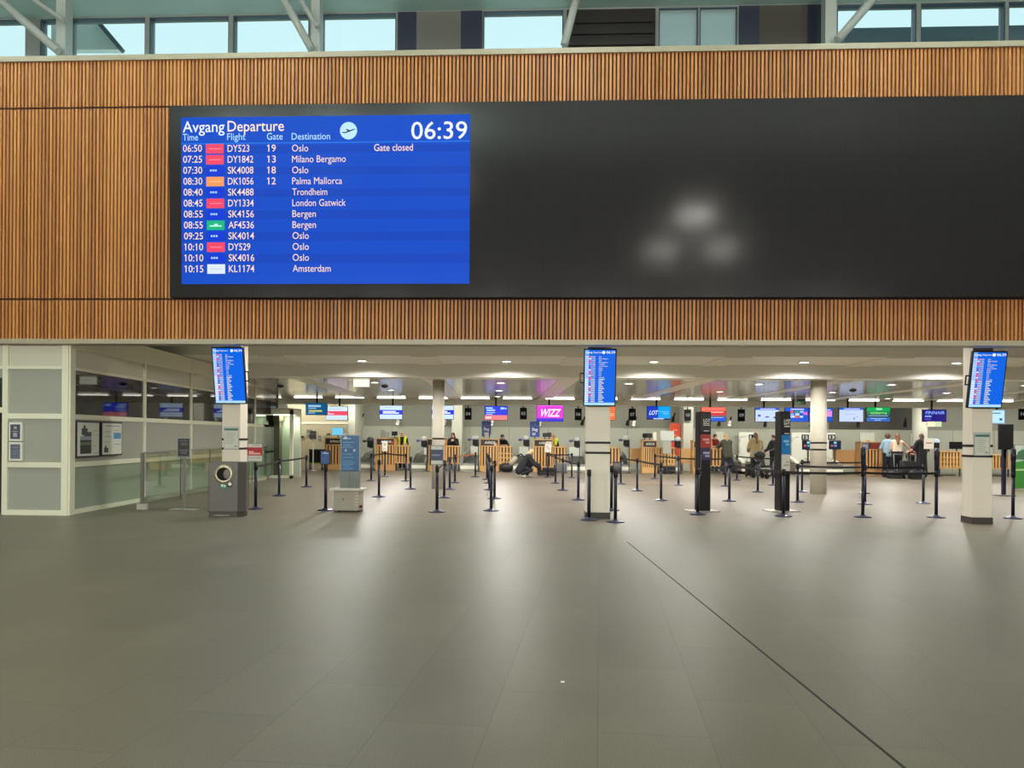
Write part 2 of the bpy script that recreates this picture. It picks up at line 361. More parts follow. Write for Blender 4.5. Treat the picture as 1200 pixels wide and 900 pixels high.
# roof struts and posts in front of the windows
M_STRUT = mat('grey_white_steel', (176, 182, 176), 0.45)
YS = 15.6
def strut(x0, y0, x1, y1, w):
    p = PL(x0, y0, YS); q = PL(x1, y1, YS); d = p - q; p = p + d * 0.35
    mb.cyl(q - d * 0.06, p, w / 2, n=12)
mb = MB()
strut(-5, -4, 64, 56, 0.17); strut(333, 0, 363, 54, 0.16); strut(675, 0, 662, 50, 0.16); strut(1022, 0, 984, 44, 0.17); strut(352, 0, 371, 30, 0.10); strut(40, 0, 72, 22, 0.1)
for xa, xb in ((69, 80), (366, 376), (965, 978)):
    p = PL(xa, 55, YS + 0.3); q = PL(xb, 55, YS + 0.3); mb.box(p.x, q.x, YS + 0.2, YS + 0.45, ZT - 0.5, ZH + 0.5)
structure(mb.build('trim_6', M_STRUT), 'pale steel roof struts and posts by the high windows', 'roof struts')
# outside: neighbouring parapet seen through the right windows, gable through the left
mb = MB(); p = PL(990, 33, 21); q = PL(1320, 30, 21); mb.box(p.x, q.x + 3, 21, 22, 5, p.z)
structure(mb.build('trim_7', mat('outside_parapet', (86, 106, 112), 0.8)), 'dark roof edge outside the right windows', 'parapet')
mb = MB(); a = PL(112, 24, 19); b_ = PL(142, 58, 19); c = PL(60, 58, 19); d_ = PL(60, 24, 19); mb.prism([a, b_, c, d_], (0, 0.2, 0))
mb.bar(PL(112, 22, 18.9), PL(144, 60, 18.9), 0.1, 0.1, 1)
structure(mb.build('trim_8', [mat('outside_gable', (240, 250, 246), 0.8), mat('outside_gable_edge', (84, 104, 112), 0.6)]), 'sloping gable outside the left window', 'gable')

# ---- columns
def column(x0, x1, yb, dep, label):
    b0, b1 = FL(x0, yb), FL(x1, yb); w = (b1 - b0).length; c = (b0 + b1) / 2
    r = structure(bpy.data.objects.new('column', None), label, 'column'); COL.objects.link(r); r.location = (c.x, c.y, 0)
    f = MB(); f.box(-w / 2, w / 2, 0, dep, 0.12, 4.25); f.build('shaft', M_COLUMN, r, bevel=0.012)
    f = MB(); f.box(-w / 2 - 0.012, w / 2 + 0.012, -0.012, dep + 0.012, 0, 0.125); f.build('base_board', mat('dark_plinth', (62, 56, 50), 0.6), r)
    for zz in (1.50, 1.30):
        f = MB(); e = 0.006; f.box(-w / 2 - e, w / 2 + e, -e, dep + e, zz - 0.022, zz + 0.022); f.build('black_band', M_BLACK, r)
    return r, c, w
COLS = [column(259, 281.5, 596.2, 0.40, 'square column behind the litter bin'), column(686.5, 714, 608, 0.42, 'square column in the middle'), column(1139.5, 1161.5, 614, 0.36, 'square column at the right')]
for (x0, x1, yb, lb) in ((505, 519, 573, 'round column in the left half'), (953, 970.5, 579, 'round column in the right half')):
    b0, b1 = FL(x0, yb), FL(x1, yb); w = (b1 - b0).length; c = (b0 + b1) / 2
    r = structure(bpy.data.objects.new('column', None), lb, 'column'); COL.objects.link(r); r.location = (c.x, c.y + w / 2, 0)
    f = MB(); f.cyl((0, 0, 0), (0, 0, ZC + 0.02), w / 2, n=32); f.build('shaft', mat('round_column_paint', (190, 184, 168), 0.55, vary=0.04, vscale=3), r)
    for zz in ((1.5, 1.3) if x0 > 900 else (1.53,)):
        f = MB(); f.cyl((0, 0, zz - 0.025), (0, 0, zz + 0.025), w / 2 + 0.006, n=32); f.build('black_band', M_BLACK, r)
for (x0, x1, yy, z0, rd, lb) in ((529.5, 541.5, 38.2, 0, 0, 'pale wall pier behind the standing woman'), (801, 812.5, 38.0, 0, 0, 'pale wall pier carrying number 08'), (1073, 1090, 37.6, 0, 1, 'pale round column behind the purple screen'), (408, 416, 37.4, 0, 0, 'pale pier left of the second desk')):
    a, b_ = PL(x0, 500, yy).x, PL(x1, 500, yy).x
    f = MB()
    if rd: f.cyl(((a + b_) / 2, yy + 0.3, 0), ((a + b_) / 2, yy + 0.3, 3.3), (b_ - a) / 2, n=24)
    else: f.box(a, b_, yy, YW + 0.3, 0, 3.3)
    structure(f.build('column', mat('pale_pier', (184, 184, 168), 0.5)), lb, 'column')

# ---- glazed office at the left
A_, B_, C_ = FL(77, 604), FL(162, 587.5), FL(222, 577.5)
dirv = (C_ - A_); dirv.z = 0; dirv.normalize()
D_ = A_ + dirv * 16.5                       # far end of the side wall
nrm = Vector((dirv.y, -dirv.x, 0))          # points to the hall side
M_FROSTG = mat('frosted_grey_pane', (158, 159, 147), 0.3, vary=0.04, vscale=3)
M_FROSTGR = mat('frosted_green_pane', (146, 156, 138), 0.22, vary=0.04, vscale=3)
M_DARKGLASS = mat('dark_glass', (20, 21, 22), 0.03, 0, 0.8)
M_LITGLASS = mat('pale_glossy_panel', (206, 204, 184), 0.1, 0, 0.7)
dA = depth(A_)
def za(y): return EYE + (CY - ROLL * 523 - y) * dA / FOC
Z_MID, Z_TR, Z_HEAD = za(545), za(488), za(431)
def wall_bar(mb, s, e, z0, z1, t=0.09, mi=0):
    p = A_ + dirv * s; q = A_ + dirv * e; h = nrm * t / 2
    mb.prism([(p - h) + UP * z0, (p + h) + UP * z0, (q + h) + UP * z0, (q - h) + UP * z0], (0, 0, z1 - z0), mi)
sB = (B_ - A_).length; sC = (C_ - A_).length; step = sC - sB; posts = [0, sB, sC] + [sC + step * k for k in range(1, 4)]
E_ = 12.6
mb = MB()
wall_bar(mb, 0, E_, 0, 0.09); wall_bar(mb, 0, E_, Z_MID - 0.05, Z_MID + 0.05); wall_bar(mb, 0, E_, Z_TR - 0.05, Z_TR + 0.05); wall_bar(mb, 0, E_, Z_HEAD - 0.03, Z_HEAD + 0.03); wall_bar(mb, 0, E_, ZC - 0.06, ZC + 0.35)
for s in posts: wall_bar(mb, s - 0.045, s + 0.045, 0, ZC + 0.3, 0.1)
wall_bar(mb, -0.02, 0.16, 0, 3.9, 0.17)
# front of the office, facing the hall
yf = A_.y
def fx(x): return PL(x, 560, yf).x
for (x0, x1) in ((4, 10.5), (-90, -84)): mb.box(fx(x0), fx(x1), yf - 0.05, yf + 0.05, 0, 3.9)
xl, xr = fx(-90), A_.x
mb.box(fx(8), xr, yf - 0.045, yf + 0.045, 0, 0.1); mb.box(fx(8), xr, yf - 0.045, yf + 0.045, Z_MID - 0.05, Z_MID + 0.05); mb.box(fx(8), xr, yf - 0.045, yf + 0.045, Z_TR - 0.05, Z_TR + 0.05); mb.box(xl, xr, yf - 0.045, yf + 0.045, Z_HEAD - 0.03, Z_HEAD + 0.03)
mb.box(xl, fx(8), yf - 0.04, yf + 0.04, za(481) - 0.05, za(481) + 0.05)
office = structure(mb.build('window_20', M_FRAME), 'cream frame of the glazed office', 'glazed wall')
def pane(s, e, z0, z1, m, name='pane'):
    f = MB(); wall_bar(f, s + 0.045, e - 0.045, z0, z1, 0.02); return f.build(name, m, office)
for i in range(len(posts)):
    s = posts[i]; e = posts[i + 1] if i + 1 < len(posts) else E_
    pane(s, e, 0.08, Z_MID - 0.04, M_FROSTGR); pane(s, e, Z_MID + 0.04, Z_TR - 0.04, M_FROSTG); pane(s, e, Z_TR + 0.04, Z_HEAD - 0.02, M_DARKGLASS); pane(s, e, Z_HEAD + 0.02, ZC, M_LITGLASS)
def fpane(x0, x1, z0, z1, m):
    f = MB(); f.box(x0, x1, yf - 0.01, yf + 0.01, z0, z1); f.build('pane', m, office)
x8 = fx(9)
fpane(x8, xr, 0.08, Z_MID - 0.04, M_FROSTG); fpane(x8, xr, Z_MID + 0.04, Z_TR - 0.04, M_FROSTG); fpane(x8, xr, Z_TR + 0.04, Z_HEAD - 0.02, M_FROSTG)
fpane(xl, xr, Z_HEAD + 0.02, 3.9, M_LITGLASS)
fpane(xl, fx(6), za(478), za(443), M_DARKGLASS); fpane(xl, fx(6), za(443), Z_HEAD - 0.02, M_FROSTG)
f = MB(); f.box(xl, fx(6), yf + 0.3, yf + 0.36, 0, za(485)); structure(f.build('door_1', mat('dark_brown_door', (44, 34, 26), 0.5)), 'dark doorway at the left edge', 'door')
f = MB(); f.box(XL, xl + 0.1, yf - 0.05, yf + 0.1, 0, ZC + 0.8); structure(f.build('wall_left_front', M_FROSTG))
# low concrete kerb under the side wall
mb = MB(); wall_bar(mb, sB - 0.1, E_, 0, 0.10, 0.32); structure(mb.build('baseboard_left', mat('stone_kerb', (146, 140, 118), 0.7)), 'stone kerb along the glazed office', 'kerb')
# glass vestibule at the end of the office
p0, p1 = FL(296, 560), FL(344.5, 560)
ve = structure(bpy.data.objects.new('window_21', None), 'glass vestibule with a lit cream frame', 'glass vestibule'); COL.objects.link(ve); ve.location = (p0.x, p0.y, 0)
W = (p1 - p0).length; dv = depth(p0)
def vz(y): return EYE + (509.6 - y) * dv / FOC
zt = vz(480)
f = MB(); f.box(0, W, 0, 0.12, zt - 0.17, zt); f.box(W - 0.11, W, 0, 0.12, 0, zt); f.box(W - 0.11, W, 0.12, .9, zt - 0.17, zt); f.box(0, 0.06, 0, 0.1, 0, zt); f.box(0, W, 0, 0.12, 0, 0.1); f.build('frame', M_FRAME, ve)
f = MB(); f.box(0.06, W - 0.11, 0.05, 0.065, 0.1, zt - 0.17); f.build('pane', M_GLASSGREEN, ve)
f = MB(); f.box(-.5, W, .9, 1.0, 0, zt); f.build('back_panel', mat('pale_vestibule_wall', (176, 186, 166), 0.4), ve)
f = MB(); f.box(0.02, 0.9, 0.25, 0.8, zt - 0.42, zt - 0.2); f.box(0.05, 0.12, 0.3, 0.5, 0.1, zt - 0.4); f.box(0.55, 0.86, 0.4, 0.7, 0.0, zt - 0.4); f.box(0.29, 0.34, .6, .68, 0, zt - .4); f.build('door_frame', mat('dark_bronze', (92, 84, 68), 0.45), ve)
f = MB(); f.box(-.5, W, -0.02, 1.0, zt, zt + 0.06); f.build('roof_panel', mat('vestibule_roof', (206, 202, 178), 0.5), ve)

f = MB(); f.box(.1, W - .15, .3, .7, zt - .2, zt - .17); q = f.build('light_strip', emit('vestibule_lamp', (255, 250, 226), 5.0), ve)
VL = bpy.data.lights.new('vestibule_light', 'AREA'); VL.shape = 'RECTANGLE'; VL.size = W - .3; VL.size_y = .4; VL.energy = 45; VL.color = (1, .97, .86)
o = bpy.data.objects.new('beam', VL); COL.objects.link(o); o.parent = ve; o.location = (W / 2, .5, zt - .22)
# ================================================================== DEPARTURE BOARD
class Face:
    """a plane given by an object's placement: turns pixels into local x, z"""
    def __init__(s, origin, xa, za_): s.o = Vector(origin); s.x = Vector(xa).normalized(); s.z = Vector(za_).normalized(); s.n = s.x.cross(s.z)
    def __call__(s, x, y, lift=0.0):
        d = ray(x, y); o = s.o - s.n * 0; t = (o - EYEP).dot(s.n) / d.dot(s.n); p = EYEP + d * t - o
        return p.dot(s.x), p.dot(s.z)
TILT = math.radians(1.3)
bo = PL(199, 348.5, YF - 0.12)
board = thing('departure_board', 'wide black wall display with the blue lit departures list at its left end', 'display', bo, rx=TILT)
fb = Face(bo, (1, 0, 0), (0, -math.sin(TILT), math.cos(TILT)))
bw = 17.0; bh = fb(600, 119)[1]
f = MB(); f.box(0, bw, 0, 0.12, 0, bh)
M_LED = mat('black_display_modules', (20, 20, 24), 0.17, 0.0, 0.5)
nt = M_LED.node_tree; b_ = nt.nodes['Principled BSDF']
tc = nt.nodes.new('ShaderNodeTexCoord'); mp = nt.nodes.new('ShaderNodeMapping'); mp.inputs['Rotation'].default_value = (PI / 2, 0, 0)
br = nt.nodes.new('ShaderNodeTexBrick'); br.offset = 0; br.inputs['Scale'].default_value = 1; br.inputs['Brick Width'].default_value = 0.32; br.inputs['Row Height'].default_value = 0.32; br.inputs['Mortar Size'].default_value = 0.004
br.inputs['Color1'].default_value = (0.026, 0.0245, 0.0255, 1); br.inputs['Color2'].default_value = (0.027, 0.0252, 0.0262, 1); br.inputs['Mortar'].default_value = (0.021, 0.020, 0.020, 1)
nz = nt.nodes.new('ShaderNodeTexNoise'); nz.inputs['Scale'].default_value = 3; mr = nt.nodes.new('ShaderNodeMapRange'); mr.inputs[3].default_value = 0.11; mr.inputs[4].default_value = 0.15
nt.links.new(tc.outputs['Object'], mp.inputs[0]); nt.links.new(mp.outputs[0], br.inputs['Vector']); nt.links.new(br.outputs['Color'], b_.inputs['Base Color'])
nt.links.new(tc.outputs['Object'], nz.inputs['Vector']); nt.links.new(nz.outputs[0], mr.inputs[0]); nt.links.new(mr.outputs[0], b_.inputs['Roughness'])
f.build('housing', M_LED, board)
sx0, sz1 = fb(212.5, 138); sx1, sz0 = fb(550, 332.5)
f = MB(); f.box(sx0, sx1, -0.008, -0.001, sz0, sz1, 0)
_, zl = fb(380, 167.2); f.box(sx0 + .002, sx1 - .002, -0.0105, -0.009, zl - 0.010, zl + 0.010, 2)
scr = f.build('lit_screen', [em((0, 76, 202)), em((0, 70, 194)), em((34, 120, 232))], board)
LY = -0.012
WHT, CRM, PALE = em((236, 244, 255), 1.05), em((255, 226, 206)), em((176, 224, 255))
def board_text(name, items, m, parent=None, bold=0.005):
    f = MB()
    for (s, x0, x1, yb, cap) in items:
        a, z = fb(x0, yb); b_, _ = fb(x1, yb); _, zt_ = fb(x0, yb - cap)
        put_text(f, s, a, b_, z, zt_ - z, LY, bold=bold)
    return f.build(name, m, parent or board)
board_text('title', [('Avgang', 214.5, 263.5, 155.3, 13)], WHT)
board_text('title', [('Departure', 267, 333, 154.3, 12.5)], em((255, 232, 200), 1.05))
for it in (('Time', 214.5, 232.5, 165, 8), ('Flight', 266.5, 288, 164.4, 8), ('Gate', 313, 331.5, 164, 8), ('Destination', 342, 387, 164, 8)): board_text('column_heading', [it], PALE)
board_text('clock', [('06:39', 482, 547.5, 163.3, 20.5)], WHT)
cxl, czl = fb(408.6, 153.4); _, zz_ = fb(408.6, 143.2); rr = zz_ - czl
f = MB(); f.cyl((cxl, -0.009, czl), (cxl, -0.012, czl), rr, n=32, smooth=False)
emb = f.build('plane_emblem', em((190, 232, 255), 1.05), board)
f = MB(); R_ = rr
f.prism([(cxl - .78 * R_, -0.0125, czl - .20 * R_), (cxl - .45 * R_, -0.0125, czl - .30 * R_), (cxl + .1 * R_, -0.0125, czl - .13 * R_), (cxl + .8 * R_, -0.0125, czl + .14 * R_), (cxl + .8 * R_, -0.0125, czl + .22 * R_), (cxl + .1 * R_, -0.0125, czl + .05 * R_), (cxl - .4 * R_, -0.0125, czl - .16 * R_), (cxl - .78 * R_, -0.0125, czl - .13 * R_)], (0, -0.0008, 0))
f.prism([(cxl - .1 * R_, -0.0125, czl - .05 * R_), (cxl - .32 * R_, -0.0125, czl + .2 * R_), (cxl - .2 * R_, -0.0125, czl + .2 * R_), (cxl + .18 * R_, -0.0125, czl + .02 * R_)], (0, -0.0008, 0))
f.build('plane_silhouette', em((22, 40, 90)), emb)
ROWS = [('06:50', 'R', 'DY523', '19', 'Oslo'), ('07:25', 'R', 'DY1842', '13', 'Milano Bergamo'), ('07:30', 'S', 'SK4008', '18', 'Oslo'), ('08:30', 'O', 'DK1056', '12', 'Palma Mallorca'), ('08:40', 'S', 'SK4488', '', 'Trondheim'), ('08:45', 'R', 'DY1334', '', 'London Gatwick'), ('08:55', 'S', 'SK4156', '', 'Bergen'), ('08:55', 'G', 'AF4536', '', 'Bergen'), ('09:25', 'S', 'SK4014', '', 'Oslo'), ('10:10', 'R', 'DY529', '', 'Oslo'), ('10:10', 'S', 'SK4016', '', 'Oslo'), ('10:15', 'W', 'KL1174', '', 'Amsterdam')]
TILE = {'R': ((255, 72, 104), (255, 150, 170)), 'S': ((0, 56, 216), (170, 215, 255)), 'O': ((255, 158, 92), (255, 205, 160)), 'G': ((20, 184, 132), (190, 255, 235)), 'W': ((226, 238, 255), (190, 212, 240))}
DW = {'Oslo': 19, 'Milano Bergamo': 63, 'Palma Mallorca': 58.5, 'Trondheim': 41, 'London Gatwick': 62.5, 'Bergen': 27.5, 'Amsterdam': 44.5}
for i, (t, a, fl_, g, de) in enumerate(ROWS):
    yb = 178.2 + i * 12.8; sh = i * 0.16
    f = MB(); ra, rz0 = fb(213.5, yb + 2.6); rb, rz1 = fb(549.5, yb - 9.6); f.box(sx0 + .004, sx1 - .004, -0.0095, -0.0088, rz0, rz1); row = f.build('flight_row', em((0, 74, 200)) if i % 2 else em((0, 68, 190)), board)
    board_text('time_cell', [(t, 214.8 + sh, 237 + sh, yb + i * 0.02, 8.2)], CRM, row)
    board_text('flight_cell', [(fl_, 267 + sh * .8, 267 + sh * .8 + (25.5 if len(fl_) == 5 else 30), yb, 8.2)], CRM, row)
    board_text('destination_cell', [(de, 342.4 + sh * .5, 342.4 + sh * .5 + DW[de], yb - .4, 8.2)], CRM, row, bold=0.0)
    if g: board_text('gate_cell', [(g, 313.3, 323.5, yb - .3, 8.2)], CRM, row)
    if i == 0: board_text('status_cell', [('Gate closed', 438.5, 484, yb - 1, 8.2)], CRM, row)
    x0, zb_ = fb(241.5 + sh, yb + 2); x1, zt_ = fb(262.3 + sh, yb - 9.2); c0, c1 = TILE[a]
    q = MB(); q.box(x0, x1, -0.0115, -0.009, zb_, zt_, 0); w_ = x1 - x0; h_ = zt_ - zb_
    if a == 'S':
        for (u, wd_) in ((.22, .10), (.36, .10), (.5, .10)): q.box(x0 + u * w_, x0 + (u + wd_) * w_, -0.013, -0.0115, zb_ + .42 * h_, zb_ + .62 * h_, 1)
    elif a == 'G':
        q.box(x0 + .16 * w_, x0 + .84 * w_, -0.013, -0.0115, zb_ + .36 * h_, zb_ + .5 * h_, 1); q.box(x0 + .42 * w_, x0 + .62 * w_, -0.013, -0.0115, zb_ + .5 * h_, zb_ + .66 * h_, 1)
    else: q.box(x0 + .18 * w_, x0 + .84 * w_, -0.013, -0.0115, zb_ + .46 * h_, zb_ + .54 * h_, 1)
    q.build('airline_tile', [em(c0), em(c1)], row)

# ================================================================== PORTRAIT SCREENS ON THE COLUMNS
def fids(c4, col, label, bracket):
    (x0, y0), (x1, y1), (x2, y2), (x3, y3) = c4           # tl tr br bl
    cr, cc, cw = col; tilt = math.radians(10)
    yb = cc.y - 0.13
    b0 = PL(x3, y3, yb); b1 = PL(x2, y2, yb); w = (b1 - b0).length
    zt_ = PL((x0 + x1) / 2, (y0 + y1) / 2, yb - 0.19).z; h = (zt_ - b0.z) / math.cos(tilt)
    r = thing('departure_screen', label, 'screen', b0, rx=tilt, group='departure screens on the columns')
    f = MB(); f.box(0, w, 0, 0.07, 0, h); f.build('housing', M_BLACK, r, bevel=0.006)
    f = MB(); m = 0.022; f.box(m, w - m, -0.002, -0.0005, m, h - m, 0); f.box(m, w - m, -0.003, -0.002, m, m + 0.05, 1); f.box(m, m + 0.075, -0.0028, -0.002, m + 0.05, h - m, 2)
    f.build('lit_panel', [em((4, 102, 232)), em((176, 226, 255)), em((120, 176, 246))], r)
    n = 25; top = h - 0.13; dz = (top - 0.085) / n; f = MB(); f2 = MB(); f3 = MB(); c0, c1 = em((236, 246, 255), 1.1), em((216, 218, 198), 1.1)
    for i in range(n):
        z = top - (i + 1) * dz
        if i < 12:
            rw = ROWS[i]; put_text(f, rw[0], m + .006, m + .07, z, dz * .64, -0.004, bold=.02); put_text(f2, rw[2], m + .12, m + .20, z, dz * .64, -0.004, bold=.02); put_text(f3, rw[4], m + .27, m + .27 + .0125 * len(rw[4]), z, dz * .64, -0.004)
        else:
            f.box(m + .006, m + .07, -0.0042, -0.004, z, z + dz * .6); f2.box(m + .12, m + .2, -0.0042, -0.004, z, z + dz * .5); f3.box(m + .27, m + .33 + .05 * ((i * 7) % 5) / 4, -0.0042, -0.004, z, z + dz * .5)
    f.build('time_column', c0, r); f2.build('flight_column', c1, r); f3.build('destination_column', c1, r)
    for nm, tx, u0, u1, v0, cp, cc_ in (('title', 'Avgang', m + .01, m + .14, h - .085, .035, c0), ('title', 'Departure', m + .16, m + .33, h - .085, .035, c1), ('clock', '06:39', w - .2, w - .03, h - .09, .045, c0)):
        f = MB(); put_text(f, tx, u0, u1, v0, cp, -0.004); f.build(nm, cc_, r)
    f = MB(); f.cyl((w - .25, -.004, h - .07), (w - .25, -.0045, h - .07), .03, n=20); f.build('emblem', c0, r)
    f = MB(); pal = [(255, 92, 130), (230, 240, 255), (120, 90, 230), (60, 190, 240), (250, 80, 140), (210, 250, 250)]
    for i in range(n):
        z = top - (i + 1) * dz; f.box(m + .078, m + .118, -0.0042, -0.0035, z - dz * .05, z + dz * .65, (i * 5 + i // 3) % 6)
    f.build('airline_tiles', [em(c) for c in pal], r)
    f = MB(); f.box(w * .42, w * .58, .06, .15, h * .06, h * .16); f.box(w * .42, w * .58, .06, .236, h * .56, h * .60); f.box(w * .4, w * .6, .065, .085, h * .05, h * .61)
    f.build('wall_bracket', M_BLACK, r); f = MB()
    sx = w + .0 if bracket > 0 else -.07
    f.box(sx, sx + .07, .02, .05, h * .40, h * .42); f.box(sx, sx + .07, .02, .05, h * .56, h * .58); e = sx + .055 if bracket > 0 else sx; f.box(e, e + .015, .02, .05, h * .40, h * .58)
    f.build('side_handle', M_BLACK, r)
    f = MB(); f.cyl((w * .57, .03, h), (w * .6, .05, h + .07), .006, n=8); f.build('cable', M_BLACK, r)
fids([(248, 407), (284.5, 407.3), (289, 472.7), (252, 473.3)], COLS[0], 'portrait departures screen tilted forward on the column behind the litter bin', 1)
fids([(684.5, 408.5), (722.5, 409), (721.3, 475.5), (683.3, 476)], COLS[1], 'portrait departures screen on the column in the middle of the hall', -1)
fids([(1141.5, 411.3), (1181, 411.8), (1174, 478.6), (1133.3, 478.3)], COLS[2], 'portrait departures screen tilted forward on the column at the far right', -1)

# notices on the columns
def notice(x0, x1, y0, y1, col, label):
    cr, cc, cw = col; Y = cc.y - 0.03
    a = PL(x0, y1, Y); b_ = PL(x1, y0, Y); w = b_.x - a.x; h = b_.z - a.z
    r = thing('notice', label, 'notice', a, group='framed notices on the columns')
    f = MB(); f.box(0, w, 0, 0.02, 0, h); f.build('frame', mat('aluminium_frame', (176, 180, 176), .4, .4), r)
    f = MB(); f.box(.02, w - .02, -.003, -.001, .02, h - .02, 0); f.box(.02, w - .02, -.004, -.003, h - .085, h - .035, 1)
    for k in range(9): f.box(.04, w * (.62 + .2 * ((k * 3) % 4) / 4), -.0038, -.003, h - .13 - k * .03, h - .122 - k * .03, 2)
    f.box(w - .1, w - .04, -.0038, -.003, .05, .08, 2)
    f.build('sheet', [pt((208, 210, 196)), pt((66, 118, 108)), pt((150, 152, 146))], r)
notice(262, 280, 500, 526.5, COLS[0], 'white notice with green header on the column behind the litter bin')
notice(1141.5, 1160.5, 507, 534, COLS[2], 'white notice with green header on the column at the far right')
# ================================================================== LAMPS
def ordinal(i): return ['first', 'second', 'third', 'fourth', 'fifth', 'sixth', 'seventh', 'eighth', 'ninth', 'tenth', 'eleventh', 'twelfth', 'thirteenth', 'fourteenth', 'fifteenth', 'sixteenth', 'seventeenth', 'eighteenth'][i]
M_LENS = emit('downlight_lens', (255, 255, 246), 9.0)
SPOT = bpy.data.lights.new('downlight_beam', 'SPOT'); SPOT.energy = DOWN_W; SPOT.spot_size = math.radians(166); SPOT.spot_blend = 0.5; SPOT.shadow_soft_size = 0.09; SPOT.color = (1.0, 0.975, 0.93)
dl0 = thing('downlight', 'x', 'ceiling light', (0, 0, 0))
f = MB(); f.lathe([(.13, 0), (.165, -.004), (.175, -.016), (.165, -.022), (.125, -.02), (.12, -.002)], 24, cap=False); f.build('trim_ring', M_WHITE, dl0)
f = MB(); f.lathe([(.001, -.016), (.122, -.014)], 24, cap=False); f.build('lens', M_LENS, dl0)
so = bpy.data.objects.new('beam', SPOT); COL.objects.link(so); so.parent = dl0; so.location = (0, 0, -.04)
used = [False]
def copy_thing(src, loc, label=None, group=None, rz=None):
    c = src.copy(); COL.objects.link(c); c.location = loc
    if rz is not None: c.rotation_euler = (0, 0, rz)
    if label: c['label'] = label
    if group: c['group'] = group
    for ch in list(src.children):
        d = ch.copy(); COL.objects.link(d); d.parent = c
        for g in list(ch.children):
            e = g.copy(); COL.objects.link(e); e.parent = d
    return c
def downlight(loc, label, group):
    if not used[0]: used[0] = True; dl0.location = loc; dl0['label'] = label; dl0['group'] = group; return dl0
    return copy_thing(dl0, loc, label, group)
rowsD = [(17.2, 4.15, 600, 'added unseen behind the timber wall', (430, 590, 765, 938)),  # row added on the unseen ceiling to light the floor
         (21.35, ZP, 424, 'in front of the long ceiling beam', ()),
         (24.5, ZC, 587, 'just behind the long beam', ()),
         (28.6, ZC, 585, 'in the middle row of the glossy ceiling', ()),
         (32.7, ZC, 583.5, 'in the row nearest the desks', ())]
for (Y, z, xref, where, _) in rowsD:
    x0 = PL(xref, 450, Y).x; x0 += 0.0; k = 0
    xs = [x0 + j * BAY for j in range(-6, 8)]
    xs = [x for x in xs if A_.x + TX * (Y - A_.y) + 0.8 < x < XR - 1]
    vis = [x for x in xs if -(Y * .66 + .5) < x + .047 * Y < Y * .72 + 1.2]
    for x in vis:
        downlight((x, Y, z - 0.001), '%s round downlight from the left %s' % (ordinal(k), where), 'recessed downlights of the check-in hall'); k += 1
# linear lamps at the end of the ceiling
M_STRIP = emit('linear_lamp_diffuser', (255, 250, 236), STRIP_E)
YL = 34.1
px0, px1 = PL(557, 468, YL).x, PL(606.5, 468, YL).x; pitch = px1 - px0; k = 0
for j in range(-8, 15):
    x = px0 + j * pitch
    if not (-15.2 < x < 23.5): continue
    r = thing('linear_lamp', '%s long white ceiling lamp from the left in the line above the desks' % (ordinal(k) if k < 18 else 'far right'), 'ceiling light', (x, YL, ZC - .001), group='linear lamps above the check-in desks'); k += 1
    if k > 18: r['label'] = 'white ceiling lamp ending the line above the desks at the %s' % ['right', 'far right', 'right edge', 'far right edge', 'extreme right'][min(k - 19, 4)]
    f = MB(); f.box(-.66, .66, -.08, .08, -.035, 0); f.build('casing', M_WHITE, r)
    f = MB(); f.box(-.63, .63, -.086, .065, -.042, -.016); f.build('diffuser', M_STRIP, r)
HC = bpy.data.lights.new('cove_wash', 'AREA'); HC.shape = 'RECTANGLE'; HC.size = 3.3; HC.size_y = .08; HC.energy = COVE_W; HC.color = (1, .98, .9)
# cove lamp behind the bulkhead washes the back wall
for j in range(-4, 7):
    r = thing('cove_lamp', '%s slim lamp tube from the left in the slot over the back wall' % ordinal(j + 4), 'ceiling light', (j * 4.0 - .5, YE + 1.2, 3.28), group='slim lamps over the back wall')
    f = MB(); f.box(-1.7, 1.7, -.05, .05, 0.0, .02); f.build('casing', M_WHITE, r)
    f = MB(); f.box(-1.65, 1.65, -.03, .03, -.03, 0); f.build('tube', emit('cove_tube', (255, 250, 232), 14.0), r); o = bpy.data.objects.new('wash', HC); COL.objects.link(o); o.parent = r; o.location = (0, .04, -.04); o.rotation_euler = (math.radians(40), 0, 0)
# high hall luminaires (three mirror in the black board, the rest are added fill)
M_PANEL = emit('hall_luminaire_panel', (255, 250, 228), HALL_PANEL_W)
HL = bpy.data.lights.new('hall_left_fill_beam', 'AREA'); HL.shape = 'RECTANGLE'; HL.size = 1.3; HL.size_y = 1.0; HL.energy = HALL_LEFT_FILL_W; HL.color = (1.0, 0.96, 0.84)
HU = bpy.data.lights.new('roof_fill_beam', 'AREA'); HU.size = 1.0; HU.energy = ROOF_FILL_W; HU.color = (.95, 1.0, .96)  # uplight added to brighten the roof deck
HB = bpy.data.lights.new('hall_luminaire_soft_beam', 'AREA'); HB.shape = 'RECTANGLE'; HB.size = 1.3; HB.size_y = 1.0; HB.energy = HALL_DIM_W; HB.color = (1.0, 0.97, 0.86)
HA = bpy.data.lights.new('hall_fill_beam', 'AREA'); HA.shape = 'RECTANGLE'; HA.size = 1.3; HA.size_y = 1.0; HA.energy = HALL_FILL_W; HA.color = (1.0, 0.96, 0.84)
k = 0
spots = []
nb = Vector((0, -math.cos(TILT), -math.sin(TILT)))
for (px, py) in ((815, 252), (775, 293), (845, 291)):
    d = ray(px, py); t = (bo - EYEP).dot(nb) / d.dot(nb); q = EYEP + d * t; m = d - nb * 2 * d.dot(nb)      # where the board mirrors this spot to
    p = q + m * ((10.0 - q.z) / m.z); spots.append((p.x, p.y, 10.0))
for (x, y) in ((-12, 11.4), (-6, 11.4), (0, 11.4), (6.4, 11.4), (12.5, 11.4)): spots.append((x, y, 10.3))  # unseen row added to light the timber wall and floor
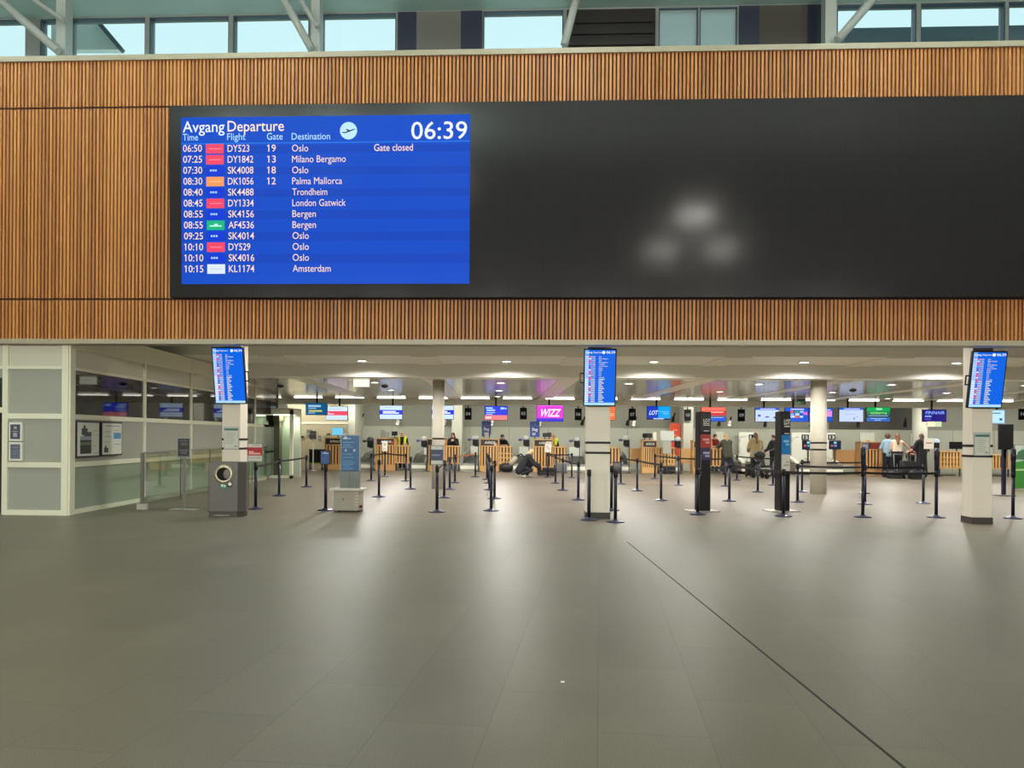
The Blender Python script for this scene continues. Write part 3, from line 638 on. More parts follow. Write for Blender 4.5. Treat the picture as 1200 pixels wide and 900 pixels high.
for (x, y) in ((-4.2, -1.5), (-8.4, -1.5), (-12, -1.5)): spots.append((x, y, 11.0))  # added on the left to brighten the column fronts
for (x, y, z) in spots:
    r = thing('high_bay_light', '%s unseen square luminaire hanging high above the hall floor' % ordinal(k), 'hall light', (x, y, z), group='high hall luminaires'); k += 1
    f = MB(); f.box(-.7, .7, -.55, .55, .03, .14); f.build('casing', M_GREYMET, r, bevel=.01)
    f = MB(); f.box(-.65, .65, -.5, .5, 0.01, .03); f.build('lit_panel', M_PANEL, r)
    f = MB(); f.cyl((0, 0, .14), (0, 0, 10.65 + (15.4 - y) * .1258 - z), .015, n=8); f.build('suspension_rod', M_GREYMET, r)
    if k > 3: o = bpy.data.objects.new('roof_fill', HU); COL.objects.link(o); o.parent = r; o.location = (0, 0, .16); o.rotation_euler = (PI, 0, 0)
    o = bpy.data.objects.new('beam', HB if k <= 3 else HL if y < 0 else HA); COL.objects.link(o); o.parent = r; o.location = (0, 0, -.02)

FILL = bpy.data.lights.new('fill_beam', 'SPOT'); FILL.energy = FILL_W; FILL.spot_size = math.radians(120); FILL.spot_blend = .6; FILL.shadow_soft_size = .5; FILL.color = (1.0, .96, .89)  # fill lights added to brighten the columns and timber wall from the front
for i, x in enumerate((-15, -9, -3, 3, 9, 15)):
    r = thing('added_fill_light', '%s added fill light from the left on the unseen rear wall' % ordinal(i), 'hall light', (x, -15.6, 4.9), group='added fill lights on the rear wall')
    f = MB(); f.prism([(-.35, .0, -.25), (.35, 0, -.25), (.35, 0, .25), (-.35, 0, .25)], (0, -.18, 0)); f.build('casing', M_GREYMET, r, bevel=.02)
    f = MB(); f.box(-.32, .32, 0, .015, -.22, .22); f.build('lens', emit('fill_lens', (255, 244, 220), 4.0), r)
    f = MB(); f.box(-.05, .05, -.4, -.17, -.05, .05); f.build('bracket', M_GREYMET, r)
    o = bpy.data.objects.new('beam', FILL); COL.objects.link(o); o.parent = r; o.location = (0, .55, 0); o.rotation_euler = (math.radians(88), 0, 0)

# ================================================================== SCREENS ABOVE THE DESKS
YT = 34.0
def rects(mb, w, h, items, y=-.003):
    for i, (x0, x1, z0, z1, mi) in enumerate(items): mb.box(x0 * w, x1 * w, y - .0006 * i - .0005, y - .0006 * i, z0 * h, z1 * h, mi)
def tv(x0, x1, y0, y1, label, cols, items, texts=(), tcols=None, pole=None, Y=YT, name='information_screen', cat='screen', group='screens hanging above the check-in desks', ceil=ZC):
    a = PL(x0, y1, Y); b_ = PL(x1, y0, Y); w = b_.x - a.x; h = b_.z - a.z
    r = thing(name, label, cat, a, group=group)
    f = MB(); f.box(-.015, w + .015, 0, .09, -.015, h + .015); f.build('housing', M_BLACK, r, bevel=.008)
    f = MB(); rects(f, w, h, items); f.build('lit_panel', cols, r)
    if texts:
        fs = {}
        for (s, u0, u1, v0, cap, mi, sl) in texts:
            f = fs.setdefault(mi, MB())
            if s is None: f.box(u0 * w, u1 * w, -.012, -.0105, v0 * h, (v0 + cap) * h)
            else: put_text(f, s, u0 * w, u1 * w, v0 * h, cap * h, -.012, 0, sl, .03)
        for mi in fs: fs[mi].build('lettering', tcols[mi], r)
    px = (x0 + x1) / 2 if pole is None else pole
    xx = PL(px, y0, Y).x - a.x
    f = MB(); f.bar((xx, .06, h * .5), (xx, .06, ceil - a.z), .07, .05, up=(0, 1, 0)); f.build('ceiling_pole', M_BLACK, r)
    return r
W_, BLU, VIO = em((214, 236, 255), 1.05), em((36, 66, 228)), em((70, 40, 220))
PW = em((244, 250, 255), 1.1)
tv(358.3, 383, 472.5, 486, 'dark blue direction sign with white and yellow lines beside the red and white screen', [em((20, 92, 136))], [(0, 1, 0, 1, 0)], [(None, .12, .72, .66, .18, 0, 0), (None, .12, .5, .52, .07, 0, 0), (None, .14, .78, .26, .14, 1, 0), (None, .12, .45, .12, .07, 0, 0)], [em((160, 200, 226)), em((206, 202, 110))], pole=371, Y=33.6, name='direction_sign', cat='sign', group='hanging signs')
RD = em((248, 84, 110))
tv(382, 407.3, 476.5, 492, 'screen with a red band between two white bands, leftmost of the lit screens', [W_, RD], [(0, 1, 0, 1, 0), (0, 1, .34, .66, 1)], [(None, .03, .16, .5, .08, 0, 0), (None, .03, .38, .39, .1, 0, 0), (None, .16, .7, .8, .04, 1, 0)], [em((255, 190, 200)), em((176, 196, 210))], pole=397.5)
for (x0, x1, lb, p) in ((445, 471.3, 'white screen with a blue band above the desk of the bald clerk', 460), (506, 531.5, 'white screen with a blue band half behind the round column', 519)):
    tv(x0, x1, 475.5, 491, lb, [W_, BLU], [(0, 1, 0, 1, 0), (0, 1, .34, .68, 1)], [(None, .14, .72, .52, .08, 0, 0), (None, .14, .86, .41, .08, 0, 0), (None, .2, .6, .84, .03, 1, 0)], [PW, em((190, 205, 235))], pole=p)
tv(568, 594.5, 476, 492, 'blue screen with a salmon band along its bottom edge', [em((40, 62, 236)), em((255, 136, 138)), VIO], [(0, 1, 0, 1, 0), (0, 1, .33, .4, 2), (0, 1, 0, .34, 1)], [(None, .05, .36, .8, .12, 0, 0), (None, .08, .46, .64, .12, 0, 0), (None, .06, .46, .5, .06, 0, 0), (None, .06, .34, .38, .06, 0, 0), (None, .7, .86, .76, .16, 0, 0), (None, .88, .97, .78, .1, 0, 0), (None, .05, .3, .1, .13, 1, 0)], [em((176, 216, 255)), em((255, 226, 240))], pole=581)
tv(629, 660, 475, 493.5, 'bright magenta screen with a white airline name and blue bottom band', [em((240, 70, 226)), em((70, 60, 232)), em((252, 120, 236))], [(0, 1, 0, 1, 0), (0, 1, .94, 1, 2), (0, 1, 0, .18, 1)], [('WIZZ', .09, .86, .30, .46, 0, .25)], [em((255, 236, 255), 1.1)], pole=643.5)
tv(695, 721, 476.5, 492, 'orange screen mostly hidden behind the middle column', [em((255, 118, 62))], [(0, 1, 0, 1, 0)], [(None, .76, .96, .44, .06, 0, 0), (None, .76, .94, .3, .06, 0, 0)], [em((255, 200, 160))], pole=705)
tv(758.3, 785.5, 476.3, 491.3, 'screen split dark blue and light blue with white letters', [em((26, 62, 196)), em((0, 168, 246)), em((30, 30, 90))], [(0, .48, 0, 1, 0), (.48, 1, 0, 1, 1), (0, 1, 0, .07, 2)], [('LOT', .08, .44, .36, .32, 0, .25), (None, .54, .92, .56, .07, 1, 0), (None, .7, .92, .4, .1, 1, 0), (None, .27, .72, .0, .09, 2, 0)], [em((214, 230, 255)), em((104, 200, 255)), em((200, 214, 255))], pole=769.5)
tv(822, 850.5, 477.3, 493.5, 'red and blue screen behind the black totem with the red panel', [em((236, 62, 62)), em((255, 122, 104)), em((40, 100, 226)), em((120, 110, 120))], [(0, 1, 0, 1, 0), (0, 1, .74, 1, 1), (0, 1, 0, .3, 2), (0, 1, .3, .42, 3)], [(None, .1, .9, .6, .08, 0, 0), (None, .3, .9, .24, .04, 1, 0)], [em((255, 190, 180)), em((190, 210, 255))], pole=832.5)
tv(885.3, 912.5, 478, 493.8, 'pale screen with a blue header, left of the black totem with the blue panel', [em((206, 226, 255)), em((40, 96, 222))], [(0, 1, 0, 1, 0), (0, 1, .84, 1, 1)], [(None, .2, .85, .89, .05, 0, 0), (None, .1, .22, .34, .16, 1, 0), (None, .42, .58, .28, .1, 1, 0), (None, .78, .92, .22, .14, 1, 0)], [em((236, 240, 255)), em((72, 96, 190))], pole=895.5)
tv(920, 947, 478, 493.8, 'blue screen with rows of small coloured squares', [em((24, 92, 222)), em((232, 98, 98)), em((70, 160, 110)), em((150, 190, 235)), em((226, 110, 220)), em((206, 226, 250))], [(0, 1, 0, 1, 0), (.2, .36, .62, .8, 1), (.42, .6, .62, .8, 2), (.64, .8, .62, .8, 3), (.8, .97, .48, .7, 4), (.2, .38, .44, .58, 3), (.44, .62, .44, .6, 5), (.24, .42, .28, .42, 5), (.42, .6, .26, .42, 1), (.64, .78, .28, .42, 5)], [(None, .24, .82, .86, .07, 0, 0)], [em((220, 232, 255))], pole=930)
tv(948.5, 976, 478.3, 493.8, 'blue and orange screen behind the right round column', [em((30, 92, 206)), em((255, 170, 84)), em((244, 150, 220))], [(0, 1, 0, 1, 0), (.02, .3, .3, .62, 1), (.6, .96, .36, .8, 2)], [(None, .04, .9, .85, .05, 0, 0)], [em((220, 232, 255))], pole=962)
tv(983.5, 1011.5, 478, 494, 'pale screen with a blue header and faint drawing, right of the round column', [em((206, 222, 255)), em((44, 100, 224))], [(0, 1, 0, 1, 0), (0, 1, .85, 1, 1)], [(None, .2, .85, .9, .05, 0, 0), (None, .2, .7, .52, .03, 1, 0), (None, .6, .64, .14, .18, 2, 0), (None, .72, .78, .34, .05, 2, 0)], [em((236, 240, 255)), em((170, 186, 226)), em((90, 110, 190))], pole=994)
tv(1015.5, 1043, 477.5, 493.8, 'green and blue screen with an airline name in pale green', [em((26, 70, 66)), em((0, 176, 86)), em((44, 104, 196)), em((20, 130, 80))], [(0, 1, 0, 1, 0), (0, 1, .72, 1, 1), (0, 1, .5, .74, 3), (0, 1, 0, .28, 2)], [('widerøe', .14, .86, .52, .2, 0, 0), (None, .4, .66, .82, .12, 2, 0), (None, .08, .92, .38, .05, 1, 0), (None, .16, .84, .18, .05, 1, 0), (None, .34, .62, .06, .06, 1, 0)], [em((130, 216, 120)), em((150, 190, 230)), em((170, 250, 200))], pole=1026.5)
tv(1081.5, 1109, 480.3, 494, 'dark purple screen with pale blue lettering in the right half', [em((34, 22, 128))], [(0, 1, 0, 1, 0)], [('FINNAIR', .1, .92, .64, .24, 0, .2), (None, .08, .36, .38, .13, 0, 0), (None, .08, .34, .16, .08, 1, 0)], [em((140, 170, 255)), em((110, 96, 210))], pole=1092.5)
tv(1161, 1177.3, 480.5, 496.2, 'small pale blue screen right of the column at the far right', [em((170, 226, 255)), em((200, 240, 255))], [(0, 1, 0, 1, 0), (.05, .95, .1, .9, 1)], [(None, .1, .7, .72, .08, 0, 0), (None, .62, .82, .22, .16, 1, 0)], [em((90, 130, 150)), em((40, 70, 170))], pole=1169)
# black number plates
def plate(x, y, num, label, Y=35.95, w=.32, h=.55):
    c = PL(x, y, Y); r = thing('number_plate', label, 'sign', (c.x, c.y, c.z - h / 2), group='black check-in number plates')
    f = MB(); f.box(-w / 2, w / 2, 0, .1, 0, h); f.build('box', mat('matt_black', (8, 8, 9), .7, spec=.2), r, bevel=.01)
    f = MB(); put_text(f, num, -w * .32, w * .32, h * .38, h * .27, -.004, 0, 0, .02); f.build('numerals', em((136, 140, 136)), r)
    f = MB(); f.bar((0, .06, h), (0, .06, 3.30 - (c.z - h / 2)), .05, .05, up=(0, 1, 0)); f.build('hanger', M_BLACK, r)
for (x, y, n_, lb) in ((548.5, 485, '04', 'black hanging plate with white number 04'), (613.3, 484.6, '05', 'black hanging plate with white number 05'), (677.6, 485.5, '06', 'black hanging plate with white number 06'), (741, 485.8, '07', 'black hanging plate with white number 07'), (869, 486.7, '09', 'black hanging plate with white number 09')): plate(x, y, n_, lb)
plate(806, 486.5, '08', 'black plate with white number 08 on the pale pier', Y=37.8)
plate(1199, 485, '16', 'black hanging plate cut by the right edge of the picture')
# sloping wall spotlights
def wall_spot(x, y, label, dark):
    Y = YW - .25; p = PL(x, y, Y); r = thing('wall_spotlight', label, 'lamp', (p.x, p.y, p.z), group='spotlights along the back wall')
    f = MB(); f.bar((.12, .25, .25), (0, 0, 0), .06, .06); f.build('arm', M_BLACK, r)
    f = MB(); f.cyl((0, 0, .06), (-.05, -.08, -.16), .07, .09, n=14); f.build('head', M_BLACK if dark else M_WHITE, r)
    f = MB(); f.cyl((-.05, -.081, -.163), (-.052, -.084, -.17), .075, n=14); f.build('lens', em((255, 246, 220), 1.6) if not dark else M_DARK, r)
for (x, y, lb, dk) in ((422, 491, 'dark wall spotlight right of the red and white screen', 1), (467, 493.5, 'white wall spotlight under the blue-banded screen of the bald clerk', 0), (521.5, 493.5, 'white wall spotlight under the screen beside the round column', 0), (577, 494, 'white wall spotlight under the salmon-banded screen', 0), (633, 494.5, 'white wall spotlight under the magenta screen', 0), (683, 494, 'dark wall spotlight beside number 06', 1), (736, 494.5, 'dark wall spotlight under number 07', 1), (743.5, 494.5, 'white wall spotlight under number 07', 0), (789, 490, 'dark wall spotlight above the red board', 1), (843, 495, 'dark wall spotlight under the red and blue screen', 1), (855.5, 494.5, 'white wall spotlight between the red screen and number 09', 0), (897, 496, 'dark wall spotlight under the pale screen beside the totem', 1), (951, 496, 'dark wall spotlight left of the right round column', 1), (1006, 496.5, 'dark wall spotlight under the pale screen with the faint drawing', 1), (1061, 496, 'dark wall spotlight left of the pale round column', 1)): wall_spot(x, y, lb, dk)
# hanging signs under the low ceiling
p = PL(424, 453, 23.6)
r = thing('hanging_light_sign', 'white lit box sign hanging under the long ceiling beam at the left', 'sign', p, group='hanging signs')
f = MB(); f.box(-.26, .26, -.05, .05, -.02, .26); f.build('housing', M_WHITE, r)
f = MB(); f.box(-.25, .25, -.054, -.05, -.01, .25); f.build('lit_face', em((255, 252, 226), 1.25), r)
f = MB(); f.box(-.14, .14, -.056, -.054, .10, .12); f.build('lettering', em((214, 222, 190), 1.1), r)
f = MB(); f.box(-.26, .26, -.03, .03, .28, ZC - p.z); f.build('mounting', M_GREYMET, r)
p = PL(938.5, 471, 33.0)
r = thing('exit_sign', 'small dark green sign hanging left of the right round column', 'sign', p, group='hanging signs')
f = MB(); f.box(-.19, .19, -.04, .04, -.1, .12); f.build('housing', mat('dark_green_sign', (36, 60, 46), .4), r)
f = MB(); f.box(-.15, .15, -.044, -.04, -.05, .05); f.build('face', mat('green_sign_face', (96, 140, 116), .4), r)
f = MB(); f.box(-.16, -.14, -.01, .01, .12, ZC - p.z); f.box(.14, .16, -.01, .01, .12, ZC - p.z); f.build('hanger', M_BLACK, r)
p = PL(1095, 497, 33.9)
r = thing('yellow_light_sign', 'small yellow-white lit sign right under the purple screen', 'sign', p, group='hanging signs')
f = MB(); f.box(-.30, .30, 0, .07, -.11, .11); f.build('housing', M_WHITE, r)
f = MB(); f.box(-.29, .02, -.004, 0, -.1, .1, 0); f.box(.02, .29, -.004, 0, -.1, .1, 1); f.build('lit_face', [em((255, 255, 196), 1.15), em((216, 232, 184))], r)
for (x, y, Y, lb) in ((450.7, 452.3, 26.5, 'dark ceiling sensor left of the left round column'), (999.5, 457, 27.0, 'dark ceiling sensor right of the right round column'), (329, 452, 26.6, 'dark ceiling box near the left wall')):
    d = ray(x, y); q = EYEP + d * ((ZC - EYE) / d.z)
    r = thing('ceiling_sensor', lb, 'sensor', (q.x, q.y, ZC), group='ceiling sensors')
    f = MB(); f.lathe([(.12, 0), (.12, -.03), (.07, -.06), (.01, -.065)], 20); f.build('body', M_DARK, r); f = MB(); f.lathe([(.03, -.06), (.03, -.075), (.005, -.08)], 14); f.build('eye', M_BLACK, r)
# ================================================================== BARRIER POSTS
G_ST = 'retractable belt barrier posts'
def top_z(x, yb, yt):
    b = FL(x, yb); return EYE + (CY + ROLL * (x - CX) - yt) * depth(b) / FOC
ST = {}
def stanchion(key, x, yb, label, tall=False, h=0.97):
    b = FL(x, yb - 2.0 * (15.0 / max(14, depth(FL(x, yb)))))      # the picked pixel is the near rim of the base
    r = thing('barrier_post', label, 'barrier post', b, group=G_ST)
    f = MB(); f.lathe([(.001, 0), (.175, 0), (.178, .012), (.15, .024), (.07, .04), (.045, .055), (.04, .06)], 28); f.build('base', M_NAVYBASE, r)
    f = MB(); f.cyl((0, 0, .05), (0, 0, h - .12), .033, n=18); f.build('pole', M_NAVY, r)
    f = MB(); f.cyl((0, 0, h - .12), (0, 0, h), .041, n=18); f.lathe([(.041, h), (.036, h + .008), (.001, h + .01)], 18); f.box(-.012, .012, -.05, -.03, h - .1, h - .03); f.box(-.012, .012, .03, .05, h - .1, h - .03); f.build('belt_head', M_BLACK, r)
    if tall:
        f = MB(); f.cyl((0, 0, h), (0, 0, h + .47), .042, n=18); f.cyl((0, 0, h + .22), (0, 0, h + .45), .05, n=18); f.build('sign_holder', M_NAVY, r)
    ST[key] = (r, h); return r
def belt(a, b, sag=0.015, m=None, z=-.055):
    ra, ha = ST[a]; rb, hb = ST[b]
    p = Vector((0, 0, ha + z)); q = rb.location - ra.location + Vector((0, 0, hb + z)); q.z = hb + z; d = (q - p); d.z = 0; d.normalize()
    p = p + d * .04; q = q - d * .04; f = MB(); n = 6
    for i in range(n):
        t0, t1 = i / n, (i + 1) / n
        g = lambda t: p.lerp(q, t) - Vector((0, 0, sag * 4 * t * (1 - t)))
        f.bar(g(t0), g(t1), .004, .05)
    f.build('belt', m or M_BLACK, ra)
for (k, x, y, lb, t) in [
    (1, 299.5, 598.5, 'navy barrier post with the red and white notice, right of the litter bin', 0),
    (2, 327, 582.5, 'navy barrier post second from the red notice, by the vestibule', 0),
    (3, 359, 572, 'navy barrier post third of the run from the red notice, before the beige wall', 0),
    (4, 381.5, 600, 'navy barrier post with a small dark blue notice, left of the blue board', 0),
    (5, 435, 564.5, 'navy barrier post at the left end of the belt before the bald clerk', 0),
    (6, 444, 584, 'navy barrier post standing alone in front of the bald clerk\'s desk', 0),
    (7, 451, 559.5, 'navy barrier post with a white paper sign, close to the bald clerk\'s desk', 0),
    (8, 475.5, 565, 'navy barrier post at the right end of the belt before the bald clerk', 0),
    (9, 481, 574.5, 'navy barrier post left of the left round column', 0),
    (10, 512, 602, 'navy barrier post with a grey-blue notice, in front of the left round column', 0),
    (11, 520.5, 585, 'navy barrier post second in the line behind the grey-blue notice', 0),
    (12, 527, 575, 'navy barrier post third in the line behind the grey-blue notice', 0),
    (13, 533, 567, 'navy barrier post last in the line behind the grey-blue notice, before the standing woman', 0),
    (14, 557, 560, 'navy barrier post at the end of the orange belt under number 04', 0),
    (15, 570.5, 563, 'farthest navy barrier post of the tight line left of the crouching person', 0),
    (16, 572.5, 567.5, 'second farthest navy barrier post of the tight line left of the crouching person', 0),
    (17, 575.5, 600.5, 'nearest navy barrier post of the tight line left of the crouching person', 0),
    (18, 579.5, 586, 'navy barrier post second nearest in the tight line left of the crouching person', 0),
    (19, 573.5, 575.5, 'middle navy barrier post of the tight line left of the crouching person', 0),
    (20, 642, 560.5, 'navy barrier post with a white paper sign, beside the black suitcase', 0),
    (21, 651, 567.5, 'navy barrier post second in the line from the black suitcase', 0),
    (22, 659.5, 576, 'navy barrier post third in the line from the black suitcase', 0),
    (23, 677.6, 587.5, 'navy barrier post left of the middle column, fourth in the line from the suitcase', 0),
    (24, 690, 611.5, 'navy barrier post at the front left corner of the middle column', 0),
    (25, 670, 561, 'navy barrier post at the far end of the belt left of the middle column', 0),
    (26, 721, 614, 'navy barrier post at the front right corner of the middle column', 0),
    (27, 716.5, 600, 'navy barrier post close against the right side of the middle column', 0),
    (28, 727.5, 568.5, 'navy barrier post behind the middle column on its right', 0),
    (29, 746.6, 576.5, 'navy barrier post left of the desk under the split blue screen', 0),
    (30, 767.5, 562, 'thick navy barrier post close in front of the desk under the split blue screen', 0),
    (31, 774.5, 588, 'navy barrier post nearest in front of the desk under the split blue screen', 0),
    (32, 795, 570, 'navy barrier post in front of the red board under number 08', 0),
    (33, 817.5, 605, 'navy barrier post in front of the black totem with the red panel', 0),
    (34, 850, 571, 'navy barrier post right behind the one in front of the woman in the green parka', 0),
    (35, 854.6, 589, 'navy barrier post nearest in front of the woman in the green parka', 0),
    (36, 863.5, 564, 'navy barrier post right of the woman in the green parka', 0),
    (37, 888, 578, 'navy barrier post in front of the person in the tan coat', 0),
    (38, 905.8, 570, 'navy barrier post in front of the dark-haired person beside the totem', 0),
    (39, 918, 607, 'navy barrier post in front of the black totem with the blue panel', 0),
    (40, 934.5, 590, 'navy barrier post just right of the totem with the blue panel', 0),
    (41, 939.8, 578, 'navy barrier post between the totem with the blue panel and the right round column', 0),
    (42, 1011, 608, 'tall navy barrier post in front of the desk with the curly-haired customer', 1),
    (43, 1013.5, 592.5, 'navy barrier post hidden close behind the tall post of the desk with customers', 0),
    (44, 1012.5, 579.5, 'farthest navy barrier post behind the tall post of the desk with customers', 0),
    (45, 1082, 591.5, 'navy barrier post with a white sign, in front of the woman in black', 0),
    (46, 1097, 608.5, 'tall navy barrier post left of the column at the far right', 1),
    (47, 1187, 609.5, 'tall navy barrier post right of the column at the far right', 1)]:
    stanchion(k, x, y, lb, bool(t))
for a, b in [(1, 2), (2, 3), (5, 7), (7, 8), (10, 11), (11, 12), (12, 13), (17, 18), (18, 19), (16, 15), (20, 25), (20, 21), (21, 22), (22, 23), (28, 29), (29, 31), (30, 32), (33, 35), (32, 34), (35, 39), (36, 38), (39, 42), (40, 43), (41, 44), (42, 46), (43, 45)]: belt(a, b)
belt(14, 13, m=mat('orange_belt', (168, 96, 60), .6))
# notices that clip on top of posts
def post_sign(key, w, h, z0, label, cols, rows_, frame, dx=0.0, dy=-.06, txt=None):
    r0, hh = ST[key]; b = r0.location + Vector((dx, dy, z0))
    r = thing('post_notice', label, 'sign', b, group='notices clipped on barrier posts')
    f = MB(); f.box(-w / 2, w / 2, 0, .018, 0, h); f.build('frame', frame, r, bevel=.004)
    f = MB(); e = .016
    f.box(-w / 2 + e, w / 2 - e, -.003, -.0005, e, h - e, 0)
    for i, (u0, u1, v0, v1, mi) in enumerate(rows_): f.box(-w / 2 + u0 * w, -w / 2 + u1 * w, -.0045 - .0004 * i, -.003, v0 * h, v1 * h, mi)
    f.build('sheet', cols, r)
    f = MB(); f.cyl((0, .03, -.05), (0, .03, h * .3), .012, n=10); f.box(-.02, .02, .0, .05, -.06, -.01); f.build('clip', M_BLACK, r)
post_sign(1, .335, .40, 1.02, 'red and white notice on the barrier post by the litter bin', [pt((204, 204, 194)), pt((176, 34, 38)), pt((236, 176, 160)), pt((160, 158, 150))],
    [(.02, .98, .34, .78, 1), (.1, .42, .50, .58, 2), (.1, .86, .40, .49, 2), (.4, .8, .87, .91, 3), (.12, .5, .2, .23, 3), (.6, .86, .2, .26, 3)], M_GREYMET)
post_sign(4, .215, .30, .98, 'small dark blue notice in a black frame left of the blue board', [pt((52, 84, 140)), pt((150, 176, 210)), pt((70, 104, 156))],
    [(.22, .82, .76, .84, 1), (.42, .58, .84, .9, 1), (.18, .8, .3, .34, 2), (.18, .8, .4, .44, 2)], M_BLACK)
post_sign(10, .27, .41, 1.0, 'grey-blue notice on the barrier post before the left round column', [pt((206, 206, 198)), pt((66, 74, 108)), pt((126, 134, 164)), pt((176, 176, 170))],
    [(.02, .98, .22, .78, 1), (.08, .75, .46, .53, 2), (.42, .62, .86, .9, 3)], M_GREYMET)
post_sign(7, .21, .40, 1.0, 'white paper sign on the barrier post before the bald clerk\'s desk', [pt((220, 216, 206)), pt((196, 150, 140)), pt((160, 160, 156))], [(.3, .7, .55, .8, 1), (.2, .8, .2, .26, 2)], M_WHITE)
post_sign(20, .25, .33, 1.0, 'white paper sign on the barrier post beside the black suitcase', [pt((220, 216, 206)), pt((150, 140, 136))], [(.3, .45, .6, .75, 1), (.45, .62, .45, .6, 1), (.62, .78, .32, .45, 1)], M_WHITE)
post_sign(45, .24, .27, 1.38, 'white paper sign beside the tall post near the woman in black', [pt((222, 216, 200)), pt((160, 120, 110))], [(.2, .8, .5, .62, 1)], M_WHITE, dx=.1)
f = MB(); f.cyl((0, 0, ST[45][1]), (.1, -.03, 1.4), .01, n=8); f.build('extension_rod', M_BLACK, ST[45][0])
for key in (): pass

# ================================================================== TOTEMS, SIGNS AND STANDS IN THE HALL
def totem(x0, x1, xs, yb, yt, label, panels):
    """xs: left edge of the visible flank; x0-x1 front face"""
    a, b = FL(x0, yb), FL(x1, yb); w = (b - a).length; c = (a + b) / 2; h = EYE + (CY + ROLL * (x0 - CX) - yt) * depth(c) / FOC
    r = thing('totem_sign', label, 'totem', (c.x, c.y, 0), rz=math.radians(10))
    r.rotation_euler = (0, 0, math.radians(9))
    f = MB(); f.box(-.34, .34, -.04, .42, 0, .022); f.build('foot_plate', mat('pale_steel_plate', (186, 184, 174), .35, .4), r, bevel=.006)
    f = MB(); f.box(-w / 2, w / 2, 0, .30, .02, h); f.build('body', mat('black_totem', (13, 13, 14), .4, spec=.3), r, bevel=.006)
    f = MB(); f.box(-w / 2 - .004, -w / 2, .02, .28, .05, h - .02); f.build('flank', M_BLACK, r)
    for nm, v0, v1, c0, tx, c1 in panels:
        f = MB(); f.box(-w / 2 + .012, w / 2 - .008, -.006, 0, v0 * h, v1 * h); q = f.build(nm, pt(c0, .35), r)
        f = MB()
        for s, u0, u1, z, cap in tx:
            if s is None: f.box(-w / 2 + u0 * w, -w / 2 + u1 * w, -.010, -.006, z * h, (z + cap) * h)
            else: put_text(f, s, -w / 2 + u0 * w, -w / 2 + u1 * w, z * h, cap * h, -.0075, 0, 0, .03)
        if tx: f.build('lettering', pt(c1), q)
    f = MB()
    for k in range(9): f.box(-w / 2 + .015, -w / 2 + .025, -.008, -.006, h * (.36 + k * .024), h * (.376 + k * .024))
    f.build('edge_lettering', pt((150, 150, 146)), r)
    return r
totem(819.5, 832.5, 816.5, 600, 482.5, 'black totem sign with a red and a dark violet panel', [
    ('header', .80, .985, (30, 30, 32), [('LOT', .3, .92, .895, .034), (None, .28, .9, .862, .008), (None, .28, .86, .878, .008), (None, .34, .8, .805, .008)], (206, 206, 200)),
    ('red_panel', .64, .775, (164, 44, 44), [(None, .26, .84, .712, .022), (None, .5, .86, .684, .018)], (216, 150, 146)),
    ('violet_panel', .52, .637, (44, 38, 78), [(None, .3, .88, .578, .022), (None, .48, .88, .55, .018)], (170, 164, 200))])
totem(914.5, 925.5, 910.5, 600, 482, 'black totem sign with a blue and a white panel', [
    ('header', .77, .985, (30, 30, 32), [('LOT', .3, .95, .87, .05), (None, .34, .9, .845, .012), (None, .36, .84, .775, .008)], (206, 206, 200)),
    ('blue_panel', .575, .765, (22, 122, 192), [(None, .26, .84, .692, .022), (None, .5, .86, .662, .018)], (130, 190, 224)),
    ('white_panel', .39, .572, (206, 204, 196), [(None, .54, .84, .49, .014), (None, .3, .86, .455, .018)], (160, 160, 154))])
# litter bin
a, b = FL(243.5, 606.3), FL(286, 606.3); w = (b - a).length; r = thing('litter_bin', 'grey metal litter bin with a round opening, in front of the left square column', 'litter bin', (a.x, a.y, 0), rz=math.atan2(b.y - a.y, b.x - a.x))
hb = top_z(262, 606.5, 541.5)
f = MB(); ch = .13; wf = w - ch
f.prism([(0, 0, .1), (wf, 0, .1), (w, ch, .1), (w, .38, .1), (0, .38, .1)], (0, 0, hb - .1))
f.build('body', mat('litter_bin_grey', (88, 85, 80), .42, .35, vary=.05, vscale=30), r, bevel=.012)
f = MB(); f.prism([(.02, .02, 0), (wf - .01, .02, 0), (w - .03, ch + .02, 0), (w - .03, .36, 0), (.02, .36, 0)], (0, 0, .1)); f.build('plinth', mat('bin_plinth', (64, 60, 55), .5), r)
oc = Vector((wf * .53, 0, hb - .235)); R0 = .172
f = MB(); f.lathe([(R0 * .72, -.02), (R0 * .78, -.03), (R0 * .95, -.022), (R0 * 1.08, -.004), (R0 * 1.1, .004)], 36, oc, axis='y', cap=False); f.build('opening_ring', mat('ring_gold_grey', (166, 158, 132), .3, .6), r)
f = MB(); f.cyl(oc + Vector((0, -.003, 0)), oc + Vector((0, -.006, 0)), R0 * .75, n=32, smooth=False); f.build('opening', mat('bin_inside', (8, 8, 8), .9), r)
f = MB(); f.ell(oc + Vector((.065, -.004, .0)), (.075, .016, .095), 20, 10); f.build('inner_flap', mat('bin_flap', (112, 104, 94), .5), r)
f = MB(); f.cyl(oc + Vector((0, -.004, -.23)), oc + Vector((0, -.007, -.23)), .062, n=28, mi=0, smooth=False); f.box(oc.x - .045, oc.x - .005, -.010, -.007, oc.z - .24, oc.z - .2, 1); f.box(oc.x + .008, oc.x + .038, -.010, -.007, oc.z - .25, oc.z - .205, 1); f.build('green_sticker', [pt((46, 112, 74)), pt((214, 230, 214))], r)
f = MB(); f.box(oc.x + .075, oc.x + .165, -.007, -.004, oc.z - .245, oc.z - .145, 0); f.cyl((oc.x + .12, -.007, oc.z - .19), (oc.x + .12, -.010, oc.z - .19), .034, n=20, mi=1, smooth=False); f.build('black_sticker', [M_BLACK, pt((226, 226, 216))], r)
